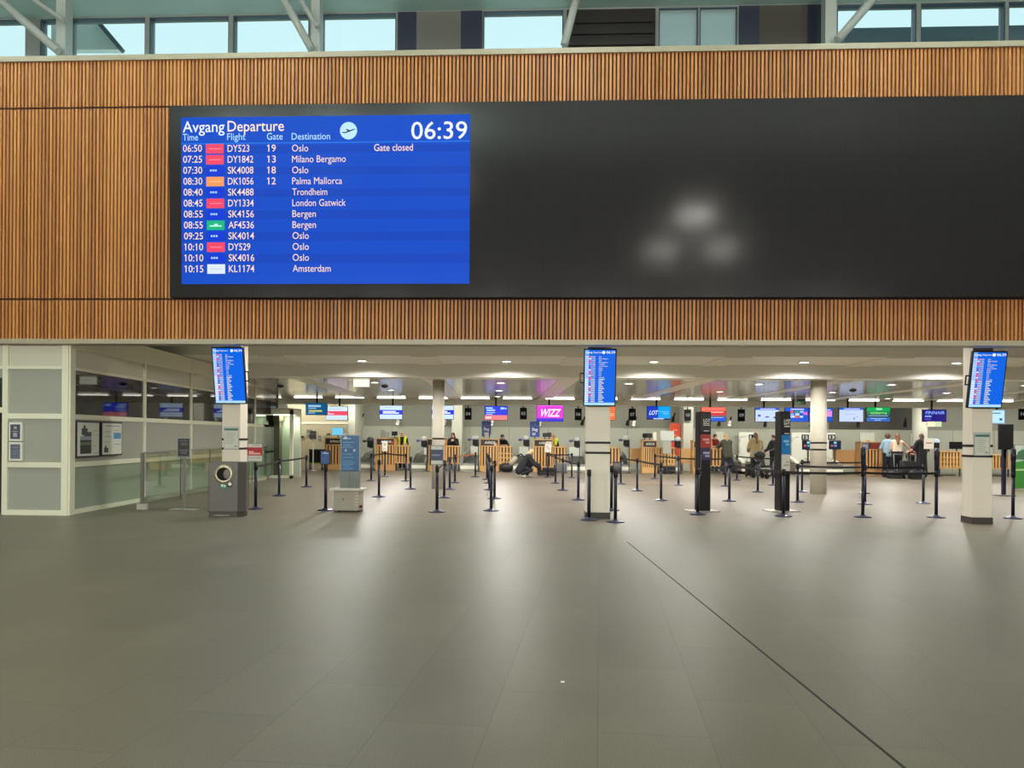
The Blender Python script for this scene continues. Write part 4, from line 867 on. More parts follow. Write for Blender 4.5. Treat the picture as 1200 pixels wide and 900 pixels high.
f = MB(); f.box(.12, .4, -.004, .002, .03, .05); f.build('plinth_strip', pt((130, 122, 108)), r)
# silver sign stand in front of the railing
b = FL(216, 597); r = thing('sign_stand', 'silver sign stand with a dark notice in front of the glass railing', 'sign stand', b, rz=-.12)
zs0, zs1 = top_z(216, 596, 536), top_z(216, 596, 512.5); ws = 17.5 * depth(b) / FOC
f = MB(); f.box(-.28, .28, -.12, .12, 0, .014); f.build('base_plate', mat('pale_silver', (204, 204, 196), .3, .5), r, bevel=.004)
f = MB(); f.box(-.03, .03, -.015, .015, .014, zs0 + .05); f.build('pole', mat('silver_pole', (160, 160, 152), .3, .7), r)
f = MB(); f.box(-ws / 2, ws / 2, -.04, -.014, zs0, zs1); f.build('frame', mat('silver_frame', (176, 178, 174), .35, .5), r, bevel=.006)
f = MB(); f.box(-ws / 2 + .028, ws / 2 - .028, -.044, -.04, zs0 + .028, zs1 - .028, 0)
hs = zs1 - zs0
for (u, v, z) in ((.2, .8, .82), (.3, .75, .7), (.28, .78, .62), (.18, .85, .36), (.25, .78, .28), (.3, .7, .2)): f.box(-ws / 2 + u * ws, -ws / 2 + v * ws, -.046, -.044, zs0 + z * hs, zs0 + (z + .035) * hs, 1)
f.build('sheet', [pt((66, 64, 66)), pt((128, 126, 128))], r)
# blue information board on its grey cabinet
b = FL(405.5, 600); r = thing('information_stand', 'tall blue information board on a small grey cabinet with a clear tray', 'information stand', b)
k = depth(b) / FOC
def xz(x, y): return ((x - 405.5) * k, EYE + (CY + ROLL * (405.5 - CX) - y) * k)
def rbox(f, x0, y0, x1, y1, d0, d1, mi=0):
    p, q = xz(x0, y1), xz(x1, y0); f.box(p[0], q[0], d0, d1, max(0, p[1]), q[1], mi)
f = MB(); rbox(f, 390.5, 575, 420.5, 598.5, 0, .42); f.build('cabinet', mat('pale_grey_cabinet', (160, 152, 138), .5), r, bevel=.01)
f = MB(); rbox(f, 401.5, 584.5, 402.8, 586, -.012, 0); f.build('lock', M_DARK, r)
f = MB(); [rbox(f, 415.5, 577 + i * 3.5, 420.6, 578.2 + i * 3.5, -.006, 0) for i in range(5)]; f.build('vent_slats', mat('cream_slats', (196, 184, 150), .5), r)
f = MB(); rbox(f, 387, 572.8, 424.5, 574.8, -.1, .46); rbox(f, 387, 571.6, 424.5, 572.8, -.1, -.08); f.build('tray', mat('pale_tray', (196, 194, 186), .35), r, bevel=.004)
f = MB(); rbox(f, 388.5, 553.5, 420.5, 573, -.06, -.052); f.box(xz(388.5, 0)[0], xz(388.5, 0)[0] + .008, -.052, .2, xz(0, 573)[1], xz(0, 555)[1]); f.build('clear_holder', M_GLASS, r)
f = MB(); rbox(f, 396, 552, 419.5, 573, .14, .2); f.build('lower_panel', mat('ribbed_grey_panel', (134, 134, 134), .5), r)
f = MB(); [rbox(f, x, 552, x + .7, 573, .13, .14) for x in (396, 407, 418.7)]; f.build('panel_rib', M_GREYMET, r)
f = MB(); rbox(f, 396, 509.5, 420, 553, .14, .19); f.build('board_frame', mat('silver_board_frame', (128, 138, 140), .35, .5), r, bevel=.005)
f = MB(); rbox(f, 397.3, 510.5, 418.7, 552, .132, .14, 0)
for (x0, x1, y, t) in ((399, 412, 518, 1), (399, 408, 521, 1), (399, 411, 523.5, 1), (399, 410, 532, .9), (399, 412, 535.8, .9), (399, 411, 540, .8), (399, 414, 542, .8), (399, 412, 544, .8), (399, 408, 546, .8), (399, 412, 548.5, .9), (399, 411, 550.5, .8)): rbox(f, x0, y, x1, y + t, .127, .132, 1)
for (x0, y0, x1, y1) in ((399.5, 513, 405, 514.6), (401, 511.6, 403.6, 513), (406, 513.6, 408.5, 514.4), (402, 526.5, 403.4, 529), (412, 526.5, 414, 529.2)): rbox(f, x0, y0, x1, y1, .127, .132, 2)
rbox(f, 407, 527, 409, 529, .127, .132, 3)
f.build('blue_board', [pt((16, 86, 138), .35), pt((88, 154, 192)), pt((190, 216, 232)), pt((14, 56, 104))], r)
for (x, d) in ((391.5, .04), (419, .04), (391.5, .38), (419, .38)):
    f = MB(); xx = xz(x, 0)[0]; f.cyl((xx - .012, d, .03), (xx + .012, d, .03), .03, n=14); f.box(xx - .016, xx + .016, d - .02, d + .02, .04, .07); f.build('castor', M_BLACK, r)
f = MB(); p = xz(420.5, 594); f.cyl((p[0], .1, p[1]), (p[0] + .05, .1, p[1]), .035, n=14); f.build('red_brake', mat('dark_red', (96, 26, 34), .5), r)
# black display on a stand at the right
b = FL(1177, 581); kk = depth(b) / FOC; hz0 = EYE + (516.6 - 527) * kk; hz1 = EYE + (516.6 - 497) * kk
r = thing('display_stand', 'black screen seen from behind on a pole, right of the far right column', 'display stand', b)
f = MB(); f.lathe([(.001, 0), (.3, 0), (.3, .012), (.06, .03), (.05, .04)], 26); f.build('base', M_DARK, r)
f = MB(); f.box(-.045, .045, 0, .09, .03, hz0 + .1); f.build('pole', M_NAVY, r)
f = MB(); f.box(-.2, .22, -.05, .0, hz0, hz1); f.build('panel', M_BLACK, r, bevel=.01)
f = MB(); f.box(-.02, .09, 0, .07, hz0 - .25, hz0 + .2); f.build('control_box', mat('grey_box', (96, 96, 94), .5), r)
# landscape board at the right edge
b = FL(1189, 574); kk = depth(b) / FOC
r = thing('landscape_board', 'large green landscape picture board cut by the right edge', 'picture board', b)
hB = EYE + (516.7 - 521) * kk; f = MB(); f.box(0, 2.4, 0, .08, .04, hB); f.build('panel', M_GREYMET, r)
f = MB()
def strip(pts, mi, k): f.prism([(x, -.002 - k * .001, z) for x, z in pts], (0, -.001, 0), mi)
strip([(0, .06), (2.4, .06), (2.4, hB - .02), (0, hB - .02)], 0, 0)
strip([(0, .06), (2.4, .06), (2.4, 1.05), (1.6, .98), (.8, 1.06), (0, .9)], 1, 1)
strip([(0, .62), (2.4, .7), (2.4, .78), (0, .68)], 2, 2)
strip([(0, 1.0), (.1, 1.25), (.25, 1.34), (.4, 1.2), (.6, 1.08), (1.1, 1.1), (1.5, 1.32), (2.0, 1.1), (2.4, 1.2), (2.4, .98), (.9, .95)], 3, 3)
f.build('picture', [pt((150, 166, 150)), pt((52, 116, 44)), pt((146, 176, 120)), pt((56, 92, 64))], r)
# small litter scrap
b = FL(659, 800); r = thing('paper_scrap', 'tiny white scrap lying on the open floor in the foreground', 'litter', b)
f = MB(); f.prism([(-.012, 0, .001), (.012, -.004, .001), (.016, .012, .001), (-.004, .016, .001)], (0, 0, .006)); f.build('paper', pt((232, 228, 214)), r)

p, q = FL(741, 566), FL(786, 566.6); r = thing('floor_tape', 'faded orange tape line on the floor before the desk under the split blue screen', 'floor marking', ((p.x + q.x) / 2, (p.y + q.y) / 2, 0))
f = MB(); h_ = (q - p) / 2; f.bar((-h_.x, -h_.y, .002), (h_.x, h_.y, .002), .16, .003); f.build('strip', mat('orange_tape', (206, 128, 96), .6), r)
# ================================================================== OFFICE DETAILS
# two framed posters on the side wall
def on_wall(x, y):
    n = nrm; o = A_ + nrm * .07; d = ray(x, y); t = (o - EYEP).dot(n) / d.dot(n); p = EYEP + d * t; return (p - o).dot(dirv), p.z
def poster(x0, x1, y0, y1, label, items, cols):
    s0, z1 = on_wall(x0, y0); s1, _ = on_wall(x1, y0); _, z0 = on_wall(x0, y1)
    o = A_ + nrm * .075 + dirv * s0; r = thing('poster', label, 'poster', (o.x, o.y, z0), rz=math.atan2(dirv.y, dirv.x), group='posters on the glazed office')
    w = s1 - s0; h = z1 - z0
    f = MB(); f.box(0, w, -.02, .02, 0, h); f.build('frame', mat('black_poster_frame', (30, 26, 28), .4), r, bevel=.004)
    f = MB(); f.box(.03, w - .03, -.024, -.02, .03, h - .03, 0)
    for i, (u0, u1, v0, v1, mi) in enumerate(items): f.box(u0 * w, u1 * w, -.0255 - i * .0003, -.024, v0 * h, v1 * h, mi)
    f.build('print', cols, r)
poster(88.5, 115.5, 493, 536.5, 'framed poster with dark photographs, left of the pair on the office wall', [(.14, .62, .1, .48, 1), (.14, .62, .34, .42, 2), (.2, .45, .62, .8, 3), (.3, .62, .58, .7, 3), (.14, .62, .48, .58, 4), (.28, .36, .8, .88, 3), (.68, .88, .72, .74, 5), (.68, .9, .6, .62, 5), (.68, .86, .3, .32, 5), (.7, .9, .1, .13, 5)], [pt((208, 210, 196)), pt((34, 46, 36)), pt((92, 116, 76)), pt((60, 64, 66)), pt((140, 156, 168)), pt((170, 176, 170))])
poster(118, 142, 494, 534.5, 'framed poster with a blue square, right of the pair on the office wall', [(.16, .86, .86, .9, 1), (.56, .92, .5, .68, 2), (.1, .3, .1, .24, 3), (.14, .2, .2, .3, 3), (.12, .44, .7, .72, 1), (.12, .44, .56, .58, 1), (.12, .4, .4, .42, 1), (.58, .9, .32, .35, 1), (.58, .88, .74, .76, 1)], [pt((214, 216, 202)), pt((158, 170, 180)), pt((66, 142, 190)), pt((50, 54, 56))])
def small_frame(y0, y1, label, items, cols):
    a = PL(11, y1, yf - .06); b_ = PL(26.5, y0, yf - .06); w = b_.x - a.x; h = b_.z - a.z
    r = thing('framed_sign', label, 'sign', a, group='small framed signs at the left edge')
    f = MB(); f.box(0, w, -.02, .045, 0, h); f.build('frame', M_WHITE, r, bevel=.006)
    f = MB(); f.box(.035, w - .035, -.024, -.02, .04, h - .04, 0)
    for (u0, u1, v0, v1, mi) in items: f.box(u0 * w, u1 * w, -.0255, -.024, v0 * h, v1 * h, mi)
    f.build('sheet', cols, r)
small_frame(495, 516.8, 'upper of the two small white-framed signs at the left edge', [(.4, .62, .64, .78, 1), (.28, .72, .5, .54, 1), (.35, .65, .22, .44, 1)], [pt((70, 74, 92)), pt((170, 166, 166))])
small_frame(518.2, 540, 'lower of the two small white-framed signs at the left edge', [(.3, .7, .7, .73, 1), (.3, .68, .5, .53, 1), (.3, .6, .36, .39, 1)], [pt((98, 106, 118)), pt((140, 146, 152))])
# glass railing beside the office
p0 = FL(166.5, 597); p1 = FL(343, 553.5)
rd = (p1 - p0); rd.z = 0; LR = rd.length; rd.normalize()
r = thing('glass_railing', 'long glass railing with a steel handrail beside the glazed office', 'railing', (p0.x, p0.y, 0), rz=math.atan2(rd.y, rd.x))
zr = 1.22
f = MB(); f.box(0, LR, -.03, .03, zr - .03, zr); f.build('handrail', M_STEEL, r, bevel=.006)
f = MB(); f.box(-.03, .03, -.03, .03, .1, zr - .02); f.build('end_post', mat('dark_steel_post', (92, 88, 82), .4, .3), r)
f = MB(); f.box(-.04, .08, -.1, .1, 0, .12); f.build('stone_foot', mat('pale_stone', (170, 168, 156), .6), r)
npn = 7
for i in range(npn):
    a = .05 + i * (LR - .05) / npn; b_ = a + (LR - .05) / npn - .03
    f = MB(); f.box(a, b_, -.006, .006, .1, zr - .03); f.build('glass_panel', M_GLASSGREEN, r)
    f = MB(); f.box(b_ + .006, b_ + .024, -.012, .012, .02, zr - .03); f.build('baluster', mat('dark_steel_post', (92, 88, 82)), r)
# ================================================================== CHECK-IN DESKS
YD = 35.2
def dX(x): return PL(x, 530, YD).x
M_SIGNB = mat('dark_brown_sign', (40, 30, 26), .4)
def slats(f, x0, x1, z0, z1, n, y=0.0, mi=0):
    p = (x1 - x0) / n
    for i in range(n): f.box(x0 + i * p + p * .22, x0 + i * p + p * .78, y - .03, y + .01, z0, z1, mi)
def desk(xl, xr, xlow, label, wing=0, grid=False, rail=False, oak=None, low_only=False, y=YD, sign=True, low_z=1.17, open_low=True):
    oak = oak or M_OAK
    xo = dX(xl); w = dX(xr) - xo; wl = dX(xlow) - dX(xr); r = thing('check_in_desk', label, 'check-in desk', (xo, y, 0), group='timber check-in desks')
    if not low_only:
        f = MB(); f.box(0, w, 0, .62, 0, .27); f.box(0, .05, 0, .62, .27, 1.5); f.box(w - .05, w, 0, .62, .27, 1.5); f.box(0, w, 0, .62, 1.46, 1.51); f.box(0, w, 0, .62, 1.15, 1.19); f.build('carcass', oak, r, bevel=.006)
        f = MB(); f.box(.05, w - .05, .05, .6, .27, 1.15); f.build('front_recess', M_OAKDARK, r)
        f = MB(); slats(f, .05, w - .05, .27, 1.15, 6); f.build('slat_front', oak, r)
        f = MB(); f.box(.05, w - .05, .03, .1, 1.19, 1.46); q = f.build('sign_panel', M_SIGNB, r)
        if sign:
            f = MB(); put_text(f, 'AVINOR', w * .26, w * .82, 1.275, .11, .026, 0, 0, .02); f.build('lettering', pt((214, 210, 200)), q)
    if wl > .05:
        f = MB(); f.box(w, w + wl, -.05, .62, low_z - .05, low_z); f.build('worktop', oak, r, bevel=.006)
        n = max(2, round(wl / .145)); f = MB()
        slats(f, w, w + wl, .36, low_z - .05, n, .02)
        if grid:
            for zz in (.42, .62, .82): f.box(w, w + wl, -.012, .03, zz, zz + .045)
        f.box(w, w + wl, .0, .04, .34, .38); f.build('low_slat_front', oak, r)
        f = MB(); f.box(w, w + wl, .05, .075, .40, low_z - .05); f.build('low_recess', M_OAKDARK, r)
        for xx in (w + wl - .06, w + .02):
            f = MB(); f.box(xx, xx + .05, .06, .12, 0, .40); f.build('leg', M_DARK, r)
        f = MB(); f.box(w + .1, w + wl - .1, .3, .55, 0, .08); f.build('foot_bar', M_GREYMET, r)
    if wing:
        f = MB(); f.prism([(-wing, .62, .45), (0, .62, .45), (0, .62, 1.10), (-wing, .62, 1.10)], (0, .05, 0)); f.prism([(-wing * .12, .0, .40), (-.01, 0, .40), (-.01, .0, 1.10), (-wing * .85, .62, 1.10), (-wing, .62, 1.0)], (0, .04, 0)) if False else None
        f.prism([(-.02, -.02, .36), (-.02, .62, .50), (-wing, .62, 1.0), (-wing, .62, 1.12), (-.02, -.02, 1.12)], (0, 0, 0.0001)) if False else None
        f.prism([(-wing, .64, 1.12), (-wing, .64, 1.04), (0, .64, .45), (0, .64, 1.12)], (0, .04, 0)); f.build('side_wing', oak, r)
    return r, xo, w, wl
D1 = desk(380, 404, 416, 'timber desk behind the tall blue board, leftmost of the desks')
D2 = desk(440, 463, 480, 'timber desk where the bald clerk in the yellow vest stands')
D3 = desk(500, 521.5, 538.5, 'timber desk half behind the left round column')
D4 = desk(562, 584.7, 600, 'timber desk with the dark-haired clerk in black short sleeves', grid=True)
D5 = desk(625, 648.5, 663.5, 'timber desk right behind the crouching person and the black suitcase')
D6 = desk(690, 712, 727, 'timber desk hidden behind the middle column')
D7 = desk(752.5, 770.5, 791.5, 'timber desk under the split blue screen', wing=.5, grid=True)
M_OAKB = mat('shaded_walnut', (150, 116, 78), .45, vary=.12, vscale=5, stretch=(6, 6, .6))
D8 = desk(812, 830, 850, 'timber desk of the clerk in orange, behind the black totem with the red panel', wing=.5)
D9 = desk(1008.5, 1034, 1046, 'timber desk with two customers in front, right of the right round column', wing=1.0, sign=False, oak=mat('darker_oak', (178, 134, 84), .45, vary=.12, vscale=5, stretch=(6, 6, .6)))
D10 = desk(1094, 1101, 1127, 'low timber desk left of the column at the far right', sign=False, grid=True, low_only=True, low_z=1.12)
D11 = desk(1161, 1162, 1184, 'low timber desk right of the column at the far right', sign=False, low_only=True, low_z=.98)
# things on the signs of desks
r, xo, w, wl = D9
q = MB(); q.box(.06, .36, -.012, .03, 1.14, 1.44, 0); q.box(.10, .32, -.016, -.012, 1.30, 1.36, 1); q.box(.09, .33, -.016, -.012, 1.22, 1.25, 1); q.build('grey_notice', [pt((92, 100, 116)), pt((150, 150, 160))], r)
q = MB(); q.box(.44, w - .08, .018, .03, 1.21, 1.44); q.build('red_panel', pt((120, 40, 26)), r)
for Dn, u, hh, w_ in ((D5, .62, .34, .20), ):
    r, xo, w, wl = Dn; q = MB(); q.box(w * u, w * u + .27, -.02, .03, 1.0, 1.40, 0); q.box(w * u + .08, w * u + .16, -.023, -.02, 1.2, 1.3, 1); q.build('paper_notice', [pt((206, 196, 184)), pt((120, 110, 110))], r)
r, xo, w, wl = D4; q = MB(); q.cyl((w - .17, -.005, 1.25), (w - .17, .03, 1.25), .07, n=20); q.build('round_sticker', pt((206, 160, 140)), r)
r, xo, w, wl = D2; q = MB(); q.box(w - .2, w - .08, .015, .03, 1.22, 1.36); q.build('red_sticker', pt((170, 50, 56)), r)
def on_desk(D, u, name, label, cat, z=1.512, dy=.25, group='equipment on the check-in desks'):
    r, xo, w, wl = D; return thing(name, label, cat, (xo + u, YD + dy, z), group=group)
# tall blue boards standing on two desks
for D, x0, x1, y0, y1, lb in ((D4, 564.5, 575.5, 493.5, 511.5, 'blue upright board standing on the desk under number 05'), (D5, 621, 632.5, 494, 512, 'blue upright board standing behind the desk by the crouching person')):
    YY = YD + .45; a = PL(x0, y1, YY); b_ = PL(x1, y0, YY); r = thing('upright_board', lb, 'board', (a.x, YY, 1.18 if D is D5 else 1.512), group='equipment on the check-in desks')
    zb = a.z - r.location.z; h = b_.z - a.z; w = b_.x - a.x
    f = MB(); f.box(0, w, 0, .03, zb, zb + h, 0); f.box(w * .1, w * .9, -.004, 0, zb + h * .70, zb + h * .725, 1); f.box(w * .44, w * .56, -.004, 0, zb + h * .8, zb + h * .86, 1); f.build('panel', [pt((44, 72, 150), .35), pt((110, 136, 196))], r)
    f = MB(); put_text(f, 'Bag', w * .22, w * .8, zb + h * .40, h * .2, -.004, 0, 0, .03); put_text(f, 'id', w * .25, w * .55, zb + h * .12, h * .18, -.004, 0, 0, .03); f.build('lettering', pt((206, 216, 238)), r)
    f = MB(); f.box(w * .45, w * .55, .03, .06, -.0, zb + h * .5); f.box(w * .2, w * .8, -.05, .12, 0, .012); f.build('stand', M_DARK, r)
def monitor(D, u, label, w=.42, h=.28, col=None, z=1.512, dy=.2, rz=0.0):
    r = on_desk(D, u, 'computer_monitor', label, 'monitor', z, dy); r.rotation_euler = (0, 0, rz)
    f = MB(); f.box(-.11, .11, -.08, .08, 0, .012); f.build('foot', M_BLACK, r)
    f = MB(); f.box(-.02, .02, .0, .03, .012, .2); f.build('stem', M_BLACK, r)
    f = MB(); f.box(-w / 2, w / 2, -.03, .0, .1, .1 + h); f.build('screen_housing', M_BLACK, r, bevel=.006)
    f = MB(); f.box(-w / 2 + .012, w / 2 - .012, -.033, -.03, .112, .09 + h); f.build('screen', col or M_DARK, r)
    return r
monitor(D1, .58, 'bright blue monitor on the desk behind the tall blue board', .58, .36, em((120, 206, 240)), rz=-.15)
monitor(D2, .85, 'small dark monitor on the bald clerk\'s desk', .26, .2)
monitor(D5, .52, 'left of two dark monitors on the desk by the crouching person', .20, .18); monitor(D5, .72, 'right of two dark monitors on the desk by the crouching person', .20, .2)
monitor(D7, .14, 'left dark monitor on the desk under the split blue screen', .24, .2, rz=.4); monitor(D7, .36, 'right dark monitor on the desk under the split blue screen', .24, .2, rz=-.3)
def paper_box(D, u, label, w, h, c, dy=.15):
    r = on_desk(D, u, 'paper_holder', label, 'paper holder', dy=dy); f = MB(); f.prism([(0, 0, 0), (w, 0, 0), (w, .10, h), (0, .10, h)], (0, .012, 0)); f.build('sheet', pt(c), r)
    f = MB(); f.box(0, w, 0, .14, 0, .012); f.build('foot', M_GLASS, r); return r
paper_box(D2, .2, 'white paper holder at the left on the bald clerk\'s desk', .2, .36, (196, 200, 190)); paper_box(D2, .42, 'small white paper holder in the middle of the bald clerk\'s desk', .18, .26, (210, 210, 200))
paper_box(D4, .22, 'white paper holder on the desk under number 05', .18, .28, (226, 226, 214)); paper_box(D4, .46, 'pale blue paper holder on the desk under number 05', .18, .2, (206, 232, 236))
paper_box(D7, .52, 'upright white card on the desk under the split blue screen', .15, .36, (226, 226, 206)); paper_box(D1, .82, 'white card beside the blue monitor', .16, .2, (230, 230, 226))
r = on_desk(D1, .12, 'potted_plant', 'tiny green potted plant at the left on the desk behind the blue board', 'plant')
f = MB(); f.lathe([(.03, 0), (.045, .08), (.04, .08), (.001, .07)], 14); f.build('pot', M_WHITE, r)
f = MB(); [f.ell((math.cos(i * 2.4) * .05, math.sin(i * 2.4) * .05, .1 + .02 * (i % 4)), (.05, .02, .035), 8, 6, rot=Matrix.Rotation(i * 2.4, 3, 'Z')) for i in range(9)]; f.build('leaves', mat('plant_green', (88, 122, 52), .5), r)
# pale grey panel and red board by number 08
a = PL(774, 516, YD - .7); b_ = PL(790, 505, YD - .7)
r = thing('blank_panel', 'blank pale grey panel on a pole before the red board', 'panel', (a.x + .3, YD - .7, 0))
f = MB(); f.box(-.3, -.3 + b_.x - a.x, 0, .03, a.z, b_.z); f.build('panel', mat('pale_grey_panel', (176, 180, 170), .5), r); f = MB(); f.box(-.18, .18, .03, .05, .9, a.z); f.build('lower_panel', mat('grey_panel', (150, 150, 138), .5), r); f = MB(); f.box(-.02, .02, .05, .09, 0, a.z + .1); f.box(-.2, .2, -.15, .25, 0, .02); f.build('pole', M_DARK, r)
YR = 38.6; a = PL(785, 530, YR); b_ = PL(797.5, 496, YR); w = b_.x - a.x
r = thing('red_board', 'tall red board with rounded top under number 08', 'board', (a.x, YR, 0))
f = MB(); pts = [(0, 0, .3), (w, 0, .3), (w, 0, b_.z - .1)] + [(w - .1 + .1 * math.cos(t), 0, b_.z - .1 + .1 * math.sin(t)) for t in (.4, .8, 1.2, 1.57)] + [(.1 + .1 * math.cos(t), 0, b_.z - .1 + .1 * math.sin(t)) for t in (1.57, 2, 2.4, 2.8, 3.14)]; f.prism(pts, (0, .05, 0)); f.build('board', mat('red_banner', (214, 74, 44), .5), r)
f = MB(); [f.box(w * u, w * v, -.004, 0, z, z + .05) for u, v, z in ((.3, .7, 1.98), (.35, .6, 1.72), (.3, .8, 1.52))]; f.build('lettering', pt((238, 160, 120)), r); f = MB(); f.box(0, .05, -.1, .2, 0, .3); f.box(w - .05, w, -.1, .2, 0, .3); f.build('feet', M_DARK, r)
# ================================================================== BAGGAGE CONVEYORS BETWEEN THE DESKS
M_BELT = mat('dark_rubber_belt', (64, 64, 58), .6); M_CONV = mat('conveyor_steel', (150, 152, 140), .35, .35); M_PLIN = mat('white_conveyor_strip', (226, 226, 206), .35)
def conveyor(x0, x1, label, screen=True):
    a, b_ = dX(x0), dX(x1); w = b_ - a; r = thing('baggage_conveyor', label, 'conveyor', (a, YD - .05, 0), group='baggage conveyors between the desks')
    f = MB(); f.box(0, w, .1, 3.2, 0, .10, 0); f.box(.04, w - .04, .12, 3.2, .22, .36, 0); f.build('frame', M_CONV, r)
    f = MB(); f.box(0, w, .06, .12, .10, .26); f.build('front_strip', M_PLIN, r, bevel=.006)
    f = MB(); f.prism([(.1, .14, .37), (w - .1, .14, .37), (w - .1, 1.3, .44), (.1, 1.3, .44)], (0, 0, .02)); f.prism([(.1, 1.34, .44), (w - .1, 1.34, .44), (w - .1, 3.15, .66), (.1, 3.15, .66)], (0, 0, .02)); f.build('belt', M_BELT, r)
    for s in (0, 1):
        x = 0 if s == 0 else w - .09; f = MB(); f.prism([(x, .12, .3), (x, .12, .42), (x, 1.0, .78), (x, 3.2, .95), (x, 3.2, .3)], (.09, 0, 0)); f.build('side_guard', M_CONV, r)
    if screen:
        f = MB(); f.box(w * .2, w * .8, 3.1, 3.2, .66, 1.12); f.build('end_panel', mat('pale_end_panel', (206, 210, 198), .4), r)
    return r
for (x0, x1, lb, sc) in ((419, 439, 'baggage conveyor between the blue board and the bald clerk\'s desk', 1), (481, 499, 'baggage conveyor left of the left round column', 1), (539.5, 561, 'baggage conveyor under number 04', 1), (601, 624, 'baggage conveyor behind the crouching person', 1), (664.5, 689, 'baggage conveyor left of the middle column', 1), (728, 738.5, 'baggage conveyor under number 07', 0), (792.5, 798, 'baggage conveyor left of the black totem with the red panel', 0)): conveyor(x0, x1, lb, sc)
# tag printers with scanner beside each conveyor
def tag_printer(x, y, label, cap=(164, 170, 164), tip=(70, 66, 130)):
    Y = YD - .22; c = PL(x, y, Y); r = thing('tag_printer', label, 'tag printer', (c.x, Y, 0), group='bag tag printers beside the conveyors')
    z = c.z - .42
    f = MB(); f.box(-.12, .12, -.12, .12, z, z + .28); f.build('body', M_BLACK, r, bevel=.02)
    f = MB(); f.ell((0, 0, z + .34), (.17, .14, .13), 18, 10); f.build('cover', pt(cap, .4), r)
    f = MB(); f.ell((-.26, -.04, z + .27), (.10, .07, .06), 14, 8); f.cyl((-.2, -.02, z + .28), (-.1, 0, z + .3), .025, n=10); f.build('hand_scanner', pt(tip, .4), r)
    f = MB(); f.box(.12, .16, -.02, .04, 0, z + .4); f.box(-.05, .16, -.02, .04, z - .05, z); f.box(-.05, .25, -.15, .15, 0, .02); f.build('post', M_DARK, r)
for (x, y, lb) in ((434, 513.2, 'black tag printer at the left of the bald clerk\'s desk'), (497, 512.5, 'tag printer left of the left round column'), (557.2, 511.2, 'tag printer under number 04'), (616.5, 511.5, 'tag printer with white cover left of the desk by the crouching person'), (675.8, 512.8, 'tag printer with white cover left of the middle column'), (733.8, 511.8, 'tag printer with white cover under number 07'), (794, 513, 'tag printer with white cover before the red board')):
    tag_printer(x, y, lb, (60, 62, 66) if x == 434 else (164, 170, 164), (40, 38, 44) if x == 434 else (70, 66, 130))
tag_printer(1096.5, 515, 'tag printer with pale blue cover and orange front near the woman in black', (186, 206, 226), (206, 110, 66))
# self-service bag drops
def bag_drop(x0, x1, xn, num, label, scr=None):
    Y = 36.0; a = PL(x0, 530, Y).x; b_ = PL(x1, 530, Y).x; w = b_ - a; r = thing('bag_drop', label, 'bag drop', (a, Y, 0), group='self-service bag drops')
    z0, z1 = hz(940, 530, Y), hz(940, 507, Y)
    yb_ = 2.66; u0, u1 = PL(x0, 530, Y + yb_).x - a, PL(x1, 530, Y + yb_).x - a; f = MB(); f.box(u0, u1, yb_, yb_ + .08, 0.2, hz(940, 507, Y + yb_)); f.build('back_panel', mat('pale_bag_drop_panel', (226, 228, 214), .4), r, bevel=.01)
    xx = PL(xn, 512, Y + yb_).x - a; zz = hz(xn, 512.3, Y + yb_)
    f = MB(); f.box(xx - .17, xx + .17, yb_ - .04, yb_, zz - .13, zz + .13); q = f.build('number_sign', M_BLACK, r)
    f = MB(); put_text(f, num, xx - .125, xx + .125, zz - .075, .15, yb_ - .045, 0, 0, .04); f.build('numerals', em((216, 222, 214), .9), q)
    f = MB(); n = 8; pts = [(.08, .3, .9), (.08, .3, 1.45), (.12, .3, 1.62), (.24, .28, 1.70), (.42, .26, 1.72)]
    for p, q_ in zip(pts[:-1], pts[1:]): f.cyl(p, q_, .025, n=10)
    f.build('scanner_arch', M_WHITE, r)
    f = MB(); f.box(-.1, w, -.9, 2.64, .12, .5); f.build('base', mat('bag_drop_base', (120, 112, 100), .5), r)
    f = MB(); f.box(-.1, w * .75, -.86, .4, .5, .53); f.build('belt', M_BELT, r)
    f = MB(); f.prism([(-.1, -.9, .5), (.06, -.9, .5), (.06, .45, .78), (-.1, .45, .78)], (0, 0, .06)); f.prism([(w * .75, -.9, .5), (w * .9, -.9, .5), (w * .9, .45, .72), (w * .75, .45, .72)], (0, 0, .06)); f.build('side_strip', M_PLIN, r)
    f = MB(); f.box(-.1, w, -.93, -.9, .14, .26); f.build('front_strip', M_PLIN, r)
    if scr:
        xs, ys, wp, hp = scr; xs = PL(xs, ys, Y - .6).x - a; zs = hz(scr[0], ys, Y - .6)
        f = MB(); f.box(xs - wp / 2, xs + wp / 2, -.62, -.56, zs - hp / 2, zs + hp / 2, 0)
        f.box(xs - wp * .42, xs + wp * .42, -.625, -.62, zs - hp * .42, zs + hp * .42, 1); f.box(xs - wp * .12, xs + wp * .12, -.628, -.625, zs + hp * .15, zs + hp * .38, 2)
        f.box(xs - wp * .38, xs - wp * .16, -.628, -.625, zs - hp * .18, zs + hp * .02, 3); f.box(xs - wp * .08, xs + wp * .12, -.628, -.625, zs - hp * .18, zs + hp * .02, 4)
        f.build('touch_screen', [M_BLACK, em((30, 36, 66)), em((150, 210, 226)), em((206, 90, 84)), em((90, 170, 206))], r)
        f = MB(); f.bar((xs, -.58, .3), (xs, -.58, zs), .07, .06, up=(0, 1, 0)); f.bar((xs - .1, -.58, zs - hp * .5), (xs + .1, -.58, zs - hp * .5), .04, .06); f.build('screen_post', mat('brown_post', (70, 52, 44), .5), r)
bag_drop(866, 888, 881.5, '11', 'self-service bag drop behind the person in the tan coat')
bag_drop(899, 916, 911, '', 'self-service bag drop half behind the totem with the blue panel') if False else None
